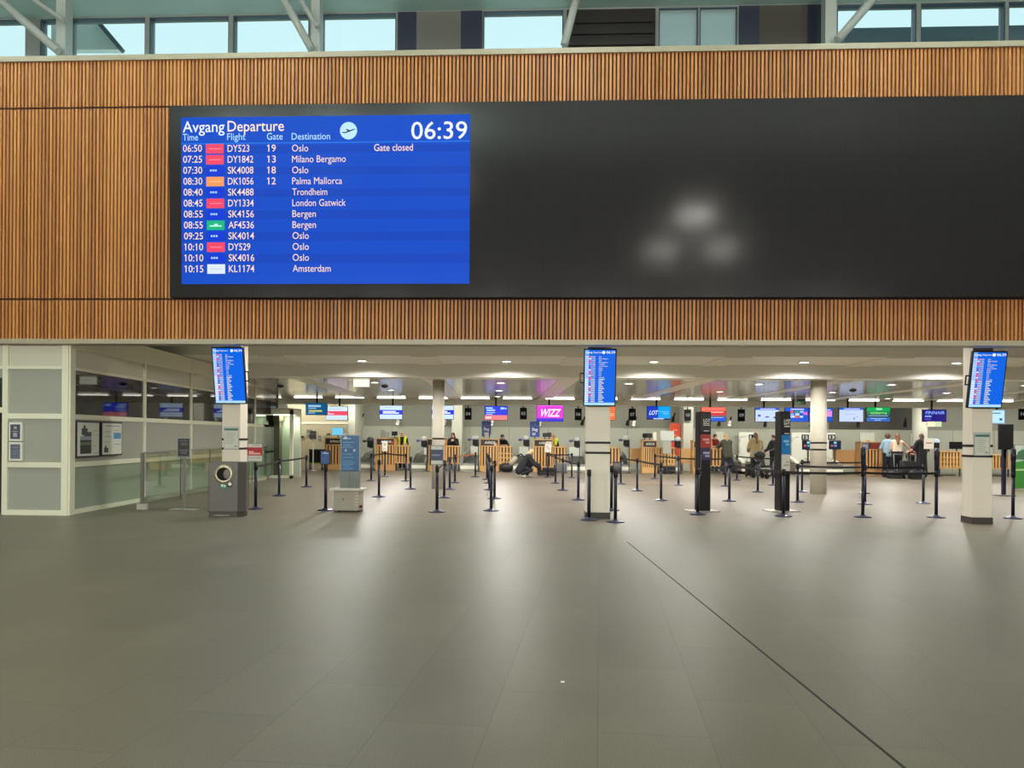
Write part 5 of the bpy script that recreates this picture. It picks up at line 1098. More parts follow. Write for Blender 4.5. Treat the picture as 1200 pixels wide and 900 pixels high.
bag_drop(928, 952, 943.5, '12', 'self-service bag drop with number 12 left of the right round column', (947, 521.5, .52, .42))
bag_drop(957, 979, 974.5, '13', 'self-service bag drop with number 13 at the right round column', (978.5, 521.5, .52, .4))
f = MB()
for (x0, x1, y0, y1, lb) in ((838.5, 848.5, 506, 520, 'pale wall panel behind the clerk in orange'), (1008, 1025, 507, 521, 'pale wall panel behind the desk with two customers'), (1067, 1078, 508, 530, 'pale wall panel behind the woman in black')):
    Y = YW - .06; a = PL(x0, y1, Y); b_ = PL(x1, y0, Y); r = thing('wall_panel', lb, 'wall panel', (a.x, Y, a.z), group='pale wall panels')
    f = MB(); f.box(0, b_.x - a.x, 0, .055, 0, b_.z - a.z); f.build('panel', mat('pale_wall_panel', (192, 194, 180), .4), r, bevel=.006)
a = PL(951, 508, YW - .05); r = thing('green_wall_sign', 'small green sign at the left edge of the right round column', 'sign', PL(949, 506, YW - .1)); f = MB(); f.box(0, .22, 0, .04, 0, .4); f.build('face', mat('leaf_green', (92, 150, 66), .4), r); f = MB(); f.box(.02, .2, .04, .08, .1, .3); f.build('mount', M_DARK, r)
# dark monitor by the far right desk
r = thing('wall_monitor', 'dark wide monitor above the low desk left of the column at the far right', 'monitor', PL(1113, 526, 36.5)); f = MB(); f.box(0, .62, 0, .06, 0, .33); f.build('panel', M_BLACK, r); f = MB(); f.box(.29, .35, .02, .05, -.9, 0); f.build('post', M_DARK, r)
# baggage trolley with black bins at the left
b = FL(370, 551); b.z = 0
r = thing('bin_trolley', 'yellow trolley carrying two black bins by the beige wall', 'trolley', b)
f = MB(); f.box(-.34, .34, 0, .5, .28, .34); f.build('deck', mat('trolley_yellow', (150, 146, 44), .5), r)
for x in (-.28, .28):
    for y in (.06, .44):
        f = MB(); f.cyl((x - .025, y, .07), (x + .025, y, .07), .07, n=14); f.box(x - .02, x + .02, y - .02, y + .02, .1, .28); f.build('wheel', M_BLACK, r)
for x, lb in ((-.20, 'left of two black bins on the yellow trolley'), (.16, 'right of two black bins on the yellow trolley')):
    q = thing('black_bin', lb, 'bin', (b.x + x, b.y + .24, .34), group='black bins on the yellow trolley')
    f = MB(); f.prism([(-.13, -.19, 0), (.13, -.19, 0), (.13, .19, 0), (-.13, .19, 0)], (0, 0, .56)); f.build('body', M_BLACK, q, bevel=.02); f = MB(); f.box(-.15, .15, -.21, .21, .56, .62); f.build('lid', M_DARK, q, bevel=.01)
b = FL(367.5, 551.5); r = thing('sign_pole', 'white pole with a grey notice by the yellow trolley', 'sign stand', b); b0 = depth(b) / FOC
f = MB(); f.cyl((0, -.1, .0), (0, -.1, 1.62), .028, n=12); f.cyl((0, -.1, 0), (0, -.1, .02), .16, n=20); f.build('pole', M_WHITE, r); f = MB(); f.box(-.15, .15, -.14, -.11, 1.42, 1.80, 0); f.box(-.09, .09, -.143, -.14, 1.62, 1.68, 1); f.build('notice', [pt((120, 122, 120)), pt((160, 160, 158))], r)
for (x0, x1, y0, y1, lb) in ((359.5, 365.3, 503.5, 511, 'small grey notice on the beige wall beside the door'), (373, 376, 510.5, 516.5, 'narrow dark plate on the beige wall right of the notice pole')):
    a = PL(x0, y1, 37.55); b_ = PL(x1, y0, 37.55); r = thing('wall_notice', lb, 'notice', a, group='plates on the beige wall'); f = MB(); f.box(0, b_.x - a.x, 0, .03, 0, b_.z - a.z); f.build('plate', pt((112, 112, 106)), r); f = MB(); f.box(.03, b_.x - a.x - .03, -.003, 0, .05, .15); f.build('print', pt((140, 140, 134)), r)
a = PL(354, 511.5, 37.55); r = thing('door_closer', 'small dark bracket on the beige door at the left', 'door fitting', a); f = MB(); f.bar((-.08, 0, 0), (.02, -.03, -.04), .04, .04); f.bar((.02, -.03, -.04), (.10, -.03, .02), .05, .05); f.build('bracket', M_BLACK, r); f = MB(); f.cyl((0, .03, -.03), (0, -.02, -.03), .05, n=12); f.build('mount', M_DARK, r)
# ================================================================== PEOPLE
def remesh(mb, name, voxel, material, parent=None, smooth_it=2):
    me = bpy.data.meshes.new('tmp'); me.from_pydata(mb.v, [], mb.f); me.update()
    o = bpy.data.objects.new('tmp', me); COL.objects.link(o)
    m = o.modifiers.new('r', 'REMESH'); m.mode = 'VOXEL'; m.voxel_size = voxel; m.use_smooth_shade = True
    if smooth_it: s = o.modifiers.new('s', 'SMOOTH'); s.factor = .5; s.iterations = smooth_it
    dg = bpy.context.evaluated_depsgraph_get(); out = bpy.data.meshes.new_from_object(o.evaluated_get(dg))
    bpy.data.objects.remove(o); bpy.data.meshes.remove(me)
    out.name = name; out.materials.clear(); out.materials.append(material)
    out.polygons.foreach_set('use_smooth', [True] * len(out.polygons))
    r = bpy.data.objects.new(name, out); COL.objects.link(r)
    if parent is not None: r.parent = parent
    return r
V = Vector
BASE = dict(pel=(0, 0, .95), che=(0, .01, 1.30), nec=(0, .0, 1.48), hea=(0, .03, 1.62), hipL=(-.09, 0, .92), hipR=(.09, 0, .92), kneL=(-.10, .03, .50), kneR=(.10, .03, .50), ankL=(-.10, -.02, .09), ankR=(.10, -.02, .09), toeL=(-.12, .15, .03), toeR=(.12, .15, .03),
            shoL=(-.18, 0, 1.42), shoR=(.18, 0, 1.42), elbL=(-.23, -.03, 1.13), elbR=(.23, -.03, 1.13), wriL=(-.22, .07, .88), wriR=(.22, .07, .88))
def hand(f, w, d, n, side):
    """palm, four bent fingers of unequal length and a thumb; d along the hand, n out of the palm, side towards the thumb"""
    d = d.normalized(); n = (n - d * n.dot(d)).normalized(); s = d.cross(n).normalized() * side
    f.cap(w, w + d * .05, .021, .03, 10); f.cap(w + d * .02 - s * .02, w + d * .085 - s * .028, .016, .014, 8); f.cap(w + d * .02 + s * .02, w + d * .085 + s * .028, .016, .014, 8)
    for i, L in enumerate((.072, .082, .076, .058)):
        b = w + d * .085 + s * (.033 - .022 * i); m = b + (d * .85 + n * .3 + s * (.10 - .07 * i)).normalized() * L * .55; e = m + (d * .5 + n * .75).normalized() * L * .5
        f.cap(b, m, .0095, .009, 7); f.cap(m, e, .009, .008, 7)
    b = w + d * .03 + s * .028; m = b + (d * .6 + s * .75 + n * .2).normalized() * .045; f.cap(b, m, .013, .011, 7); f.cap(m, m + (d * .9 + s * .15 + n * .35).normalized() * .035, .011, .009, 7)
def person(label, loc, rz, H, pose, wear, hair, skin=M_SKIN, face_rot=0.0, group=None):
    J = {k: V(v) for k, v in BASE.items()}
    for k, v in pose.items(): J[k] = V(v)
    k_ = H / 1.74; J = {k: v * k_ for k, v in J.items()}
    R = (J['shoR'] - J['shoL']).normalized(); Ut = (J['nec'] - J['pel']).normalized(); Ft = Ut.cross(R).normalized()
    hd = (J['hea'] - J['nec']).normalized(); hr = Matrix.Rotation(face_rot, 3, hd) @ R; hf = hd.cross(hr).normalized() ; hr = hf.cross(hd)
    rot = Matrix((hr, hf, hd)).transposed(); hc = J['hea']
    hp = lambda x, y, z: hc + rot @ V((x, y, z))
    f = MB()
    f.ell(hc + rot @ V((0, -.005, .025)), (.074, .09, .095), 18, 12, rot=rot); f.ell(hp(0, .02, -.045), (.055, .062, .07), 14, 10, rot=rot); f.cap(hp(0, .085, .005), hp(0, .104, -.028), .009, .014, 8)
    f.ell(hp(0, .078, -.07), (.02, .012, .01), 8, 6, rot=rot)
    for s in (-1, 1): f.ell(hp(s * .077, -.005, -.01), (.011, .02, .032), 8, 6, rot=rot)
    f.cap(J['nec'] - Ut * .03, hp(0, -.01, -.05), .056, .052, 12)
    f.cap(J['shoL'] * .72 + J['shoR'] * .28, J['pel'] - R * .06, .095, .10, 14); f.cap(J['shoR'] * .72 + J['shoL'] * .28, J['pel'] + R * .06, .095, .10, 14); f.cap(J['shoL'], J['shoR'], .058, .058, 12); f.cap(J['nec'] - Ut * .06, J['pel'], .085, .10, 14)
    for s, sg in (('L', -1), ('R', 1)):
        f.cap(J['sho' + s], J['elb' + s], .052, .041, 12); f.cap(J['elb' + s], J['wri' + s], .041, .027, 12)
        d = J['wri' + s] - J['elb' + s]; n = pose.get('palm' + s); n = V(n) if n else -R * sg
        if abs(d.normalized().dot(n.normalized())) > .95: n = Ft
        thumb = 1 if d.normalized().cross(n).dot(Ft + Ut * .3) > 0 else -1
        hand(f, J['wri' + s], d, n, thumb)
        f.cap(J['hip' + s], J['kne' + s], .085, .058, 14); f.cap(J['kne' + s], J['ank' + s], .056, .040, 12); f.cap(J['ank' + s], J['toe' + s], .04, .03, 10)
    root = remesh(f, 'person', .0075, skin); root.location = loc; root.rotation_euler = (0, 0, rz); tag(root, label, 'person', group)
    # eyes and mouth
    e = MB()
    for s in (-1, 1): e.ell(hp(s * .031, .079, .012), (.013, .008, .007), 8, 6, rot=rot)
    e.build('eyes', mat('eye_dark', (44, 34, 30), .3), root)
    e = MB(); e.ell(hp(0, .086, -.07), (.021, .007, .005), 10, 6, rot=rot); e.build('mouth', mat('lips', (168, 98, 88), .5), root)
    # hair
    kind, hm = hair
    if kind:
        h = MB(); h.ell(hp(0, -.022, .045), (.094, .10, .096), 18, 12, rot=rot)
        h.ell(hp(0, -.05, .0), (.09, .075, .09), 14, 10, rot=rot)
        if kind in ('long', 'bob'):
            L = .30 if kind == 'long' else .16
            for s in (-1, 1): h.cap(hp(s * .062, -.03, .02), hp(s * .075, -.05, -L * .7), .035, .042, 10)
            h.cap(hp(0, -.06, .0), hp(0, -.085, -L), .06, .055, 12)
        if kind == 'curly':
            for i in range(26):
                t = i * 2.399; z = 1 - i / 20.0; q = math.sqrt(max(0, 1 - z * z)); h.ell(hp(math.cos(t) * q * .1, -.03 + math.sin(t) * q * .09, .03 + z * .09), (.04, .04, .04), 8, 6)
        if kind == 'bun': h.ell(hp(0, -.11, .07), (.045, .045, .045), 10, 8)
        # keep the face free
        hv = remesh(h, 'hair', .011, hm, root)
    # clothes
    for it in wear:
        nm, m = it['name'], it['mat']; c = MB(); g = it.get('gap', .018)
        if it['kind'] in ('top', 'vest'):
            lo = it.get('hem', .05); P = J['pel'] + (J['pel'] - J['che']).normalized() * lo
            for s in (-1, 1):
                a = J['sho' + ('L' if s < 0 else 'R')] * .74 + J['sho' + ('R' if s < 0 else 'L')] * .26
                c.cap(a, P + R * s * .07, .095 + g, .105 + g * 1.3, 14)
            c.cap(J['shoL'] * .9 + J['shoR'] * .1, J['shoR'] * .9 + J['shoL'] * .1, .058 + g, .058 + g, 12); c.cap(J['nec'] - Ut * .07, P, .09 + g, .105 + g, 14)
            if it.get('collar'): c.cap(J['nec'] - Ut * .02, J['nec'] + Ut * .02, .068, .07, 12)
            if it['kind'] == 'top':
                sl = it.get('sleeve', 1.0)
                for s in 'LR':
                    if sl <= 0: continue
                    if sl <= .5: c.cap(J['sho' + s], J['sho' + s].lerp(J['elb' + s], sl * 2), .055 + g, .047 + g, 12)
                    else: c.cap(J['sho' + s], J['elb' + s], .055 + g, .045 + g, 12); c.cap(J['elb' + s], J['elb' + s].lerp(J['wri' + s], .96), .043 + g, .031 + g, 12)
        elif it['kind'] == 'legs':
            c.cap(J['hipL'], J['hipR'], .10 + g, .10 + g, 14); c.cap(J['pel'], J['pel'] + (J['che'] - J['pel']).normalized() * .06, .105 + g, .10 + g, 14)
            for s in 'LR': c.cap(J['hip' + s], J['kne' + s], .09 + g, .064 + g, 14); c.cap(J['kne' + s], J['kne' + s].lerp(J['ank' + s], it.get('len', .94)), .062 + g, .048 + g, 12)
        elif it['kind'] == 'skirt':
            z = it['to'] * k_; mid = (J['hipL'] + J['hipR']) / 2; wd = it.get('wide', .17)
            for s in (-1, 1):
                top = (J['pel'] + (J['che'] - J['pel']) * it.get('from', .2)) + R * s * .06
                bot = V((mid.x, mid.y, 0)) + R * s * (wd * .55); bot.z = z + wd * .6; c.cyl(top, bot - V((0, 0, wd * .6)), .115 + g, wd * .75, 16); c.ell(top, (.115 + g,) * 3, 12, 8)
        elif it['kind'] == 'cape': pass
        remesh(c, nm, it.get('vox', .013), m, root, 3)
    for s in 'LR':
        c = MB(); d = (J['toe' + s] - J['ank' + s]); c.cap(J['ank' + s] + V((0, 0, -.02)), J['toe' + s] + V((0, 0, .012)), .05, .04, 12); c.cap(J['ank' + s] + V((0, 0, .04)), J['ank' + s] - V((0, 0, .035)), .05, .048, 12)
        rr_ = remesh(c, 'shoe', .011, mat('shoe_' + it_shoe(pose), pose.get('shoe', (40, 38, 40)), .5), root, 1)
        for v in rr_.data.vertices: v.co.z = max(v.co.z, 0.002)
    for v in root.data.vertices: v.co.z = max(v.co.z, 0.004)
    return root, J
def it_shoe(pose): return '_'.join(str(c) for c in pose.get('shoe', (40, 38, 40)))
def cloth(n, rgb): return mat('cloth_' + n, rgb, .85, vary=.15, vscale=12)
def hairm(n, rgb): return mat('hair_' + n, rgb, .5, vary=.2, vscale=40, stretch=(1, 1, .2))
BLK = cloth('black', (26, 25, 27)); NVY = cloth('navy', (22, 23, 34)); JEAN = cloth('dark_jeans', (44, 48, 60)); HIV = cloth('hi_vis_yellow', (214, 226, 44)); GRN = cloth('olive', (62, 62, 48)); TAN = cloth('tan', (144, 128, 90)); PALEB = cloth('pale_blue', (142, 172, 186)); CREAM = cloth('cream', (206, 188, 164)); ORG = cloth('orange', (224, 120, 88)); MAR = cloth('maroon', (84, 44, 48)); CHAR = cloth('charcoal', (32, 30, 32))
def T(n, kind, m, **k): d = dict(name=n, kind=kind, mat=m); d.update(k); return d
FACE_US = PI      # figures face +Y by default; turned by pi they face the camera
def spot(x, Y): p = PL(x, 530, Y); return V((p.x, Y, 0))
DESKARMS = dict(elbL=(-.25, .08, 1.17), elbR=(.25, .08, 1.17), wriL=(-.16, .32, 1.19), wriR=(.16, .32, 1.19), palmL=(0, 0, -1), palmR=(0, 0, -1))
# clerks
person('bald clerk in a yellow high-visibility vest over black, standing at a desk', spot(471.5, 36.35), FACE_US, 1.80, dict(DESKARMS), [T('shirt', 'top', BLK, sleeve=.5), T('trousers', 'legs', BLK)], (None, None))
pr = bpy.context.scene.objects[:]  # keep a handle for the vest
ves = [o for o in COL.objects if o.name == 'person'][0]
c = MB()
for s in (-1, 1):
    c.cap((s * .13, .0, 1.5), (s * .135, .0, .98), .10, .115, 12); c.cap((s * .12, .05, 1.46), (s * .15, .06, 1.0), .075, .09, 12)
remesh(c, 'safety_vest', .012, HIV, ves, 3)
person('woman with long dark hair in black, hands raised to her mouth, behind a desk', spot(531, 36.2), FACE_US, 1.76, dict(elbL=(-.24, .1, 1.15), elbR=(.24, .1, 1.15), wriL=(-.06, .2, 1.36), wriR=(.06, .2, 1.36), palmL=(1, 0, 0), palmR=(-1, 0, 0)), [T('jacket', 'top', BLK, collar=1), T('trousers', 'legs', CHAR)], ('long', hairm('darkbrown', (52, 36, 32))))
person('clerk with short dark hair in black short sleeves, leaning on the low desk', spot(588.5, 36.3), FACE_US + .1, 1.76, dict(pel=(0, -.15, .93), che=(0, .0, 1.26), nec=(0, .07, 1.43), hea=(0, .12, 1.56), shoL=(-.18, .06, 1.37), shoR=(.18, .06, 1.37), hipL=(-.09, -.15, .9), hipR=(.09, -.15, .9), kneL=(-.1, -.08, .5), kneR=(.1, -.08, .5), ankL=(-.1, -.15, .09), ankR=(.1, -.15, .09), toeL=(-.12, .02, .03), toeR=(.12, .02, .03), elbL=(-.27, .22, 1.19), elbR=(.27, .22, 1.19), wriL=(-.05, .36, 1.20), wriR=(.06, .38, 1.20), palmL=(0, 0, -1), palmR=(0, 0, -1)), [T('shirt', 'top', BLK, sleeve=.5), T('trousers', 'legs', BLK)], ('short', hairm('black', (34, 28, 26))))
person('fair-haired clerk with a yellow safety strap, mostly hidden behind a tall desk', spot(648.5, 36.4), FACE_US - .3, 1.72, dict(DESKARMS), [T('shirt', 'top', BLK), T('trousers', 'legs', BLK)], ('bun', hairm('lightbrown', (150, 112, 78))))
ves = [o for o in COL.objects if o.name.startswith('person')][-1]
c = MB(); c.cap((-.13, .02, 1.47), (-.14, .02, 1.0), .105, .12, 12); c.cap((-.12, .05, 1.44), (-.15, .06, 1.0), .08, .095, 12); remesh(c, 'safety_strap', .012, HIV, ves, 3)
person('clerk in an orange top behind the desk next to the black totem', spot(837.5, 36.5), FACE_US + .35, 1.80, dict(DESKARMS), [T('top', 'top', ORG, sleeve=.5), T('scarf', 'vest', mat('cloth_dark_red', (120, 34, 36), .8), hem=-.2, gap=.026), T('trousers', 'legs', BLK)], ('short', hairm('black', (34, 28, 26))))
person('fair-haired clerk with one hand raised, low behind the desk with two customers', spot(1017, 36.6), FACE_US, 1.60, dict(elbR=(.25, .08, 1.18), wriR=(.19, .2, 1.5), palmR=(-1, 0, 0), elbL=(-.25, .08, 1.17), wriL=(-.1, .3, 1.19), palmL=(0, 0, -1)), [T('shirt', 'top', BLK), T('trousers', 'legs', BLK)], ('bob', hairm('blond', (206, 186, 140))))
person('clerk in a maroon top bending forward between the two customer groups', spot(1070, 36.0), FACE_US + .2, 1.68, dict(pel=(0, -.2, .92), che=(0, .02, 1.2), nec=(0, .16, 1.33), hea=(0, .24, 1.44), shoL=(-.18, .12, 1.29), shoR=(.18, .12, 1.29), hipL=(-.09, -.2, .9), hipR=(.09, -.2, .9), kneL=(-.1, -.1, .5), kneR=(.1, -.1, .5), ankL=(-.1, -.2, .09), ankR=(.1, -.2, .09), toeL=(-.12, -.03, .03), toeR=(.12, -.03, .03), elbL=(-.25, .2, 1.02), elbR=(.25, .2, 1.02), wriL=(-.2, .4, .98), wriR=(.2, .4, .98)), [T('top', 'top', MAR, sleeve=.4), T('trousers', 'legs', BLK)], ('short', hairm('auburn', (120, 66, 50))))
# travellers
def at_feet(x, y): p = FL(x, y); return V((p.x, p.y, 0))
P5 = at_feet(616, 559.5)
person('fair-haired person in a dark coat crouching over a black suitcase on the floor', P5, -PI / 2 + .12, 1.74, dict(pel=(0, -.14, .44), che=(0, .04, .70), nec=(0, .13, .86), hea=(0, .22, .98), hipL=(-.1, -.16, .40), hipR=(.1, -.16, .40), kneL=(-.16, .22, .50), kneR=(.16, .2, .30), ankL=(-.14, .06, .09), ankR=(.14, -.2, .12), toeL=(-.16, .24, .03), toeR=(.15, -.04, .03), shoL=(-.19, .11, .81), shoR=(.19, .11, .81), elbL=(-.25, .32, .58), elbR=(.25, .32, .54), wriL=(-.16, .56, .46), wriR=(.16, .54, .40), palmL=(0, 0, -1), palmR=(0, 0, -1), shoe=(180, 176, 164)),
       [T('coat', 'top', cloth('ink', (30, 31, 38)), hem=.2, gap=.05, collar=1), T('trousers', 'legs', NVY)], ('bob', hairm('blond', (206, 186, 140))))
bp = thing('backpack', 'pale grey backpack on the back of the crouching person', 'backpack', P5 + V((-.24, 0, .0)), rz=-PI / 2 + .12)
f = MB(); rt = Matrix.Rotation(-.6, 3, 'X'); f.ell((0, -.24, .66), (.16, .11, .22), 16, 12, rot=rt); f.ell((0, -.33, .62), (.12, .07, .13), 14, 10, rot=rt); remesh(f, 'body', .012, cloth('pale_grey', (164, 160, 140)), bp, 3)
for s in (-1, 1):
    f = MB(); pts = [V((s * .11, -.12, .84)), V((s * .13, .06, .93)), V((s * .14, .20, .78)), V((s * .19, .02, .56))]
    for a, b in zip(pts[:-1], pts[1:]): f.cap(a, b, .018, .018, 8)
    f.build('strap', BLK, bp)
def suitcase(loc, rz, label, w, h, d, c, lying=False, group='travellers\' luggage'):
    r = thing('suitcase', label, 'suitcase', loc, rz=rz, group=group)
    if lying:
        f = MB(); f.box(-h / 2, h / 2, -w / 2, w / 2, .04, .04 + d * .52); f.build('lower_shell', c, r, bevel=.03); f = MB(); f.box(-h / 2, h / 2, -w / 2, w / 2, .05 + d * .52, .04 + d); f.build('lid', c, r, bevel=.03)
        f = MB(); f.bar((h / 2, -.08, .04 + d / 2), (h / 2 + .05, -.08, .04 + d / 2), .02, .02); f.bar((h / 2, .08, .04 + d / 2), (h / 2 + .05, .08, .04 + d / 2), .02, .02); f.bar((h / 2 + .05, -.08, .04 + d / 2), (h / 2 + .05, .08, .04 + d / 2), .02, .02); f.build('handle', M_DARK, r)
        f = MB(); [f.box(x - .02, x + .02, y - .02, y + .02, 0, .04) for x in (-h * .4, h * .4) for y in (-w * .35, w * .35)]; f.build('feet', M_BLACK, r)
    else:
        f = MB(); f.box(-w / 2, w / 2, -d / 2, d / 2, .05, .05 + h); f.build('shell', c, r, bevel=.035)
        f = MB(); [f.box(x - .012, x + .012, -d / 2 - .006, -d / 2 + .004, .1, h) for x in (-w * .3, -w * .1, w * .1, w * .3)]; f.build('ribs', M_DARK, r)
        f = MB(); [f.box(x - .01, x + .01, -.01, .01, h + .03, h + .32) for x in (-.1, .1)]; f.box(-.12, .12, -.015, .015, h + .31, h + .34); f.build('pull_handle', M_GREYMET, r)
        for x in (-w * .38, w * .38):
            for y in (-d * .3, d * .3): f = MB(); f.cyl((x - .015, y, .03), (x + .015, y, .03), .03, n=12); f.build('wheel', M_BLACK, r)
    return r
M_CASE = mat('black_luggage', (24, 23, 25), .5, vary=.1); M_CASE2 = mat('charcoal_luggage', (44, 44, 48), .45, vary=.1)
b = at_feet(640, 557.5); suitcase(b, .06, 'black suitcase lying on the floor before the crouching person', .48, .74, .30, M_CASE, lying=True)
FOL = at_feet(853, 559)
person('fair-haired woman in an olive parka seen from behind, leaning on a desk', spot(852.5, 34.35), .25, 1.80, dict(che=(0, .08, 1.29), nec=(0, .14, 1.46), hea=(0, .17, 1.60), shoL=(-.18, .11, 1.40), shoR=(.18, .11, 1.40), elbL=(-.27, .32, 1.18), wriL=(-.2, .56, 1.20), elbR=(.27, .3, 1.16), wriR=(.1, .5, 1.2), palmL=(0, 0, -1), palmR=(0, 0, -1)), [T('parka', 'top', GRN, hem=.16, gap=.04, collar=1), T('long_skirt', 'skirt', NVY, to=.14, wide=.27), T('trousers', 'legs', NVY)], ('bob', hairm('honey', (178, 142, 84))))
person('tall person with long brown hair in a tan coat, seen from behind', spot(885.5, 32.4), .12, 1.86, dict(elbL=(-.26, .05, 1.15), wriL=(-.2, .22, 1.02), elbR=(.26, .05, 1.15), wriR=(.2, .22, 1.02)), [T('coat', 'top', TAN, hem=.1, gap=.045, collar=1), T('coat_skirt', 'skirt', TAN, to=.74, wide=.2), T('trousers', 'legs', CHAR, gap=.035)], ('long', hairm('brown', (84, 54, 46))))
person('dark-haired person in black beside the totem, turned to the pushchair', spot(907, 32.9), PI / 2 + .4, 1.78, dict(elbL=(-.24, .12, 1.14), wriL=(-.17, .36, 1.04), elbR=(.24, .12, 1.14), wriR=(.17, .36, 1.04), palmL=(0, 0, -1), palmR=(0, 0, -1)), [T('jacket', 'top', BLK, gap=.025), T('trousers', 'legs', CHAR)], ('short', hairm('darkbrown', (52, 36, 32))))
# pushchair
b = spot(896, 31.6); r = thing('pushchair', 'black pushchair between the tan coat and the person in black', 'pushchair', b, rz=.5)
f = MB(); f.prism([(-.22, -.2, .48), (.22, -.2, .48), (.22, .2, .42), (-.22, .2, .42)], (0, 0, .06)); f.prism([(-.22, .14, .48), (.22, .14, .48), (.22, .34, 1.0), (-.22, .34, 1.0)], (0, .05, 0)); f.build('seat', BLK, r, bevel=.02)
f = MB(); f.ell((0, .24, .94), (.21, .2, .17), 18, 10); remesh(f, 'hood', .015, BLK, r, 2)
f = MB()
for s in (-1, 1): f.cyl((s * .24, -.36, .12), (s * .24, .3, .78), .014, n=8); f.cyl((s * .24, .34, .12), (s * .24, -.05, .62), .014, n=8); f.cyl((s * .24, .3, .78), (s * .24, .5, 1.06), .014, n=8)
f.cyl((-.24, .5, 1.06), (.24, .5, 1.06), .016, n=8); f.build('frame', M_GREYMET, r)
for x in (-.24, .24):
    for y in (-.38, .36): f = MB(); f.cyl((x - .02, y, .11), (x + .02, y, .11), .11, n=20); f.build('wheel', M_BLACK, r)
f = MB(); f.box(-.18, .18, -.1, .25, .2, .36); f.build('basket', BLK, r, bevel=.02)
b = spot(878, 32.8); suitcase(b, .1, 'small black suitcase left of the person in the tan coat', .3, .5, .2, M_CASE)
person('person with curly brown hair in a pale blue shirt, back turned', spot(1040.5, 34.2), .1, 1.86, dict(elbL=(-.25, .1, 1.16), wriL=(-.16, .32, 1.14), elbR=(.25, .0, 1.15), wriR=(.21, .18, 1.0)), [T('shirt', 'top', PALEB, sleeve=.5, gap=.024), T('trousers', 'legs', NVY, gap=.03)], ('curly', hairm('curlybrown', (88, 58, 44))))
person('woman with long reddish-brown hair in a sleeveless cream top reaching right', spot(1051.5, 33.4), -.15, 1.86, dict(elbR=(.42, .1, 1.2), wriR=(.66, .18, 1.04), elbL=(-.23, .0, 1.14), wriL=(-.18, .2, 1.0), palmR=(0, 0, -1)), [T('top', 'top', CREAM, sleeve=0, gap=.014), T('tied_jacket', 'vest', BLK, hem=.1, gap=.05), T('trousers', 'legs', NVY, gap=.03)], ('long', hairm('chestnut', (104, 60, 36))))
TJ = [o for o in COL.objects if o.name.startswith('tied_jacket')][-1]
for v in TJ.data.vertices:
    if v.co.z > 1.12: v.co.z = 1.12 - (v.co.z - 1.12) * .02
person('woman with long brown hair in black, back turned, right of the luggage trolley', spot(1080, 32.6), .2, 1.86, dict(elbL=(-.27, .06, 1.16), wriL=(-.36, .26, 1.05), elbR=(.26, .1, 1.2), wriR=(.3, .3, 1.25)), [T('shirt', 'top', BLK, sleeve=.5, gap=.03), T('skirt', 'skirt', BLK, to=.22, wide=.2), T('trousers', 'legs', BLK)], ('long', hairm('brown', (84, 54, 46))))
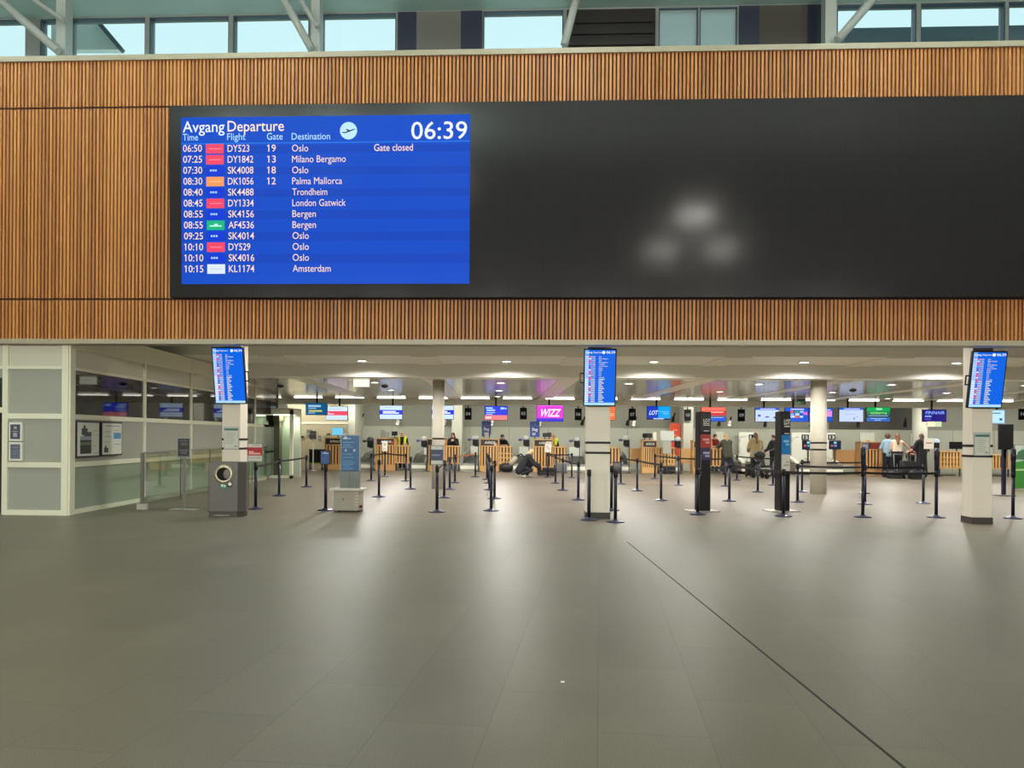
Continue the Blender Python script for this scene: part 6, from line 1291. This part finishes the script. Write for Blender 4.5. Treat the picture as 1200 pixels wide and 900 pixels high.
# luggage trolley and cases
b = spot(1064, 32.6); r = thing('luggage_trolley', 'steel luggage trolley between the two women', 'trolley', b, rz=.1)
f = MB(); f.box(-.34, .34, -.3, .45, .16, .2); f.build('deck', M_GREYMET, r)
f = MB(); [f.cyl((x, .45, .18), (x, .55, 1.0), .016, n=8) for x in (-.3, .3)]; f.cyl((-.3, .55, 1.0), (.3, .55, 1.0), .018, n=8); f.build('handle', M_STEEL, r)
for x in (-.28, .28):
    for y in (-.22, .38): f = MB(); f.cyl((x - .02, y, .08), (x + .02, y, .08), .08, n=16); f.box(x - .02, x + .02, y - .02, y + .02, .1, .16); f.build('wheel', M_BLACK, r)
bz = Vector((0, 0, .2))
suitcase(b + bz + V((-.14, -.05, 0)), .1, 'charcoal suitcase at the left on the luggage trolley', .34, .50, .26, M_CASE2); suitcase(b + bz + V((.18, -.02, 0)), .12, 'black suitcase at the right on the luggage trolley', .30, .46, .24, M_CASE)
def bag(loc, rz, label, w, d, h, c, name='travel_bag'):
    r = thing(name, label, 'bag', loc, rz=rz, group='travellers\' luggage'); f = MB(); f.cap((-w * .35, 0, h * .5), (w * .35, 0, h * .5), h * .48, h * .48, 14); f.box(-w / 2, w / 2, -d / 2, d / 2, .01, h * .6); q = remesh(f, 'body', .015, c, r, 3)
    f = MB()
    for y in (-d * .25, d * .25):
        pts = [V((w * .2 * math.cos(t), y, h * .9 + .16 * math.sin(t))) for t in [PI * i / 6 for i in range(7)]]
        for a, b_ in zip(pts[:-1], pts[1:]): f.cap(a, b_, .012, .012, 7)
    f.build('handles', M_DARK, r); return r
p = spot(1049, 32.5); bag(p, .2, 'dark travel bag on the floor at the feet of the cream-topped woman', .55, .3, .34, M_CASE2)
p = spot(1075.5, 32.1); bag(p, -.1, 'black travel bag on the floor by the woman in black', .5, .3, .4, M_CASE)
p = spot(1041, 33.6); bag(p, .1, 'small black bag on the floor behind the curly-haired customer', .4, .25, .3, M_CASE)
p = spot(594, 35.0); bag(V((p.x, 34.8, 0)), .1, 'black backpack under the low desk of the clerk in black', .3, .25, .42, M_CASE, 'backpack')
p = spot(658.5, 34.9); r = suitcase(V((p.x, 34.7, 0)), .05, 'grey case standing right of the desk by the crouching person', .46, .40, .26, mat('grey_case', (112, 112, 110), .5))
p = spot(782, 34.9); suitcase(V((p.x, 34.95, 0)), .05, 'dark suitcase lying under the low desk of the split blue screen', .4, .62, .3, M_CASE, lying=True)
p = spot(722.5, 34.8); r = thing('waste_bin', 'grey waste bin right of the middle column by the hidden desk', 'bin', V((p.x, 34.7, 0))); f = MB(); f.lathe([(.17, 0), (.19, .5), (.18, .5), (.16, .03), (.001, .03)], 20); f.build('body', mat('bin_grey', (80, 80, 80), .5), r); f = MB(); f.lathe([(.195, .48), (.2, .5), (.195, .52), (.18, .51)], 20, cap=False); f.build('rim', M_DARK, r)
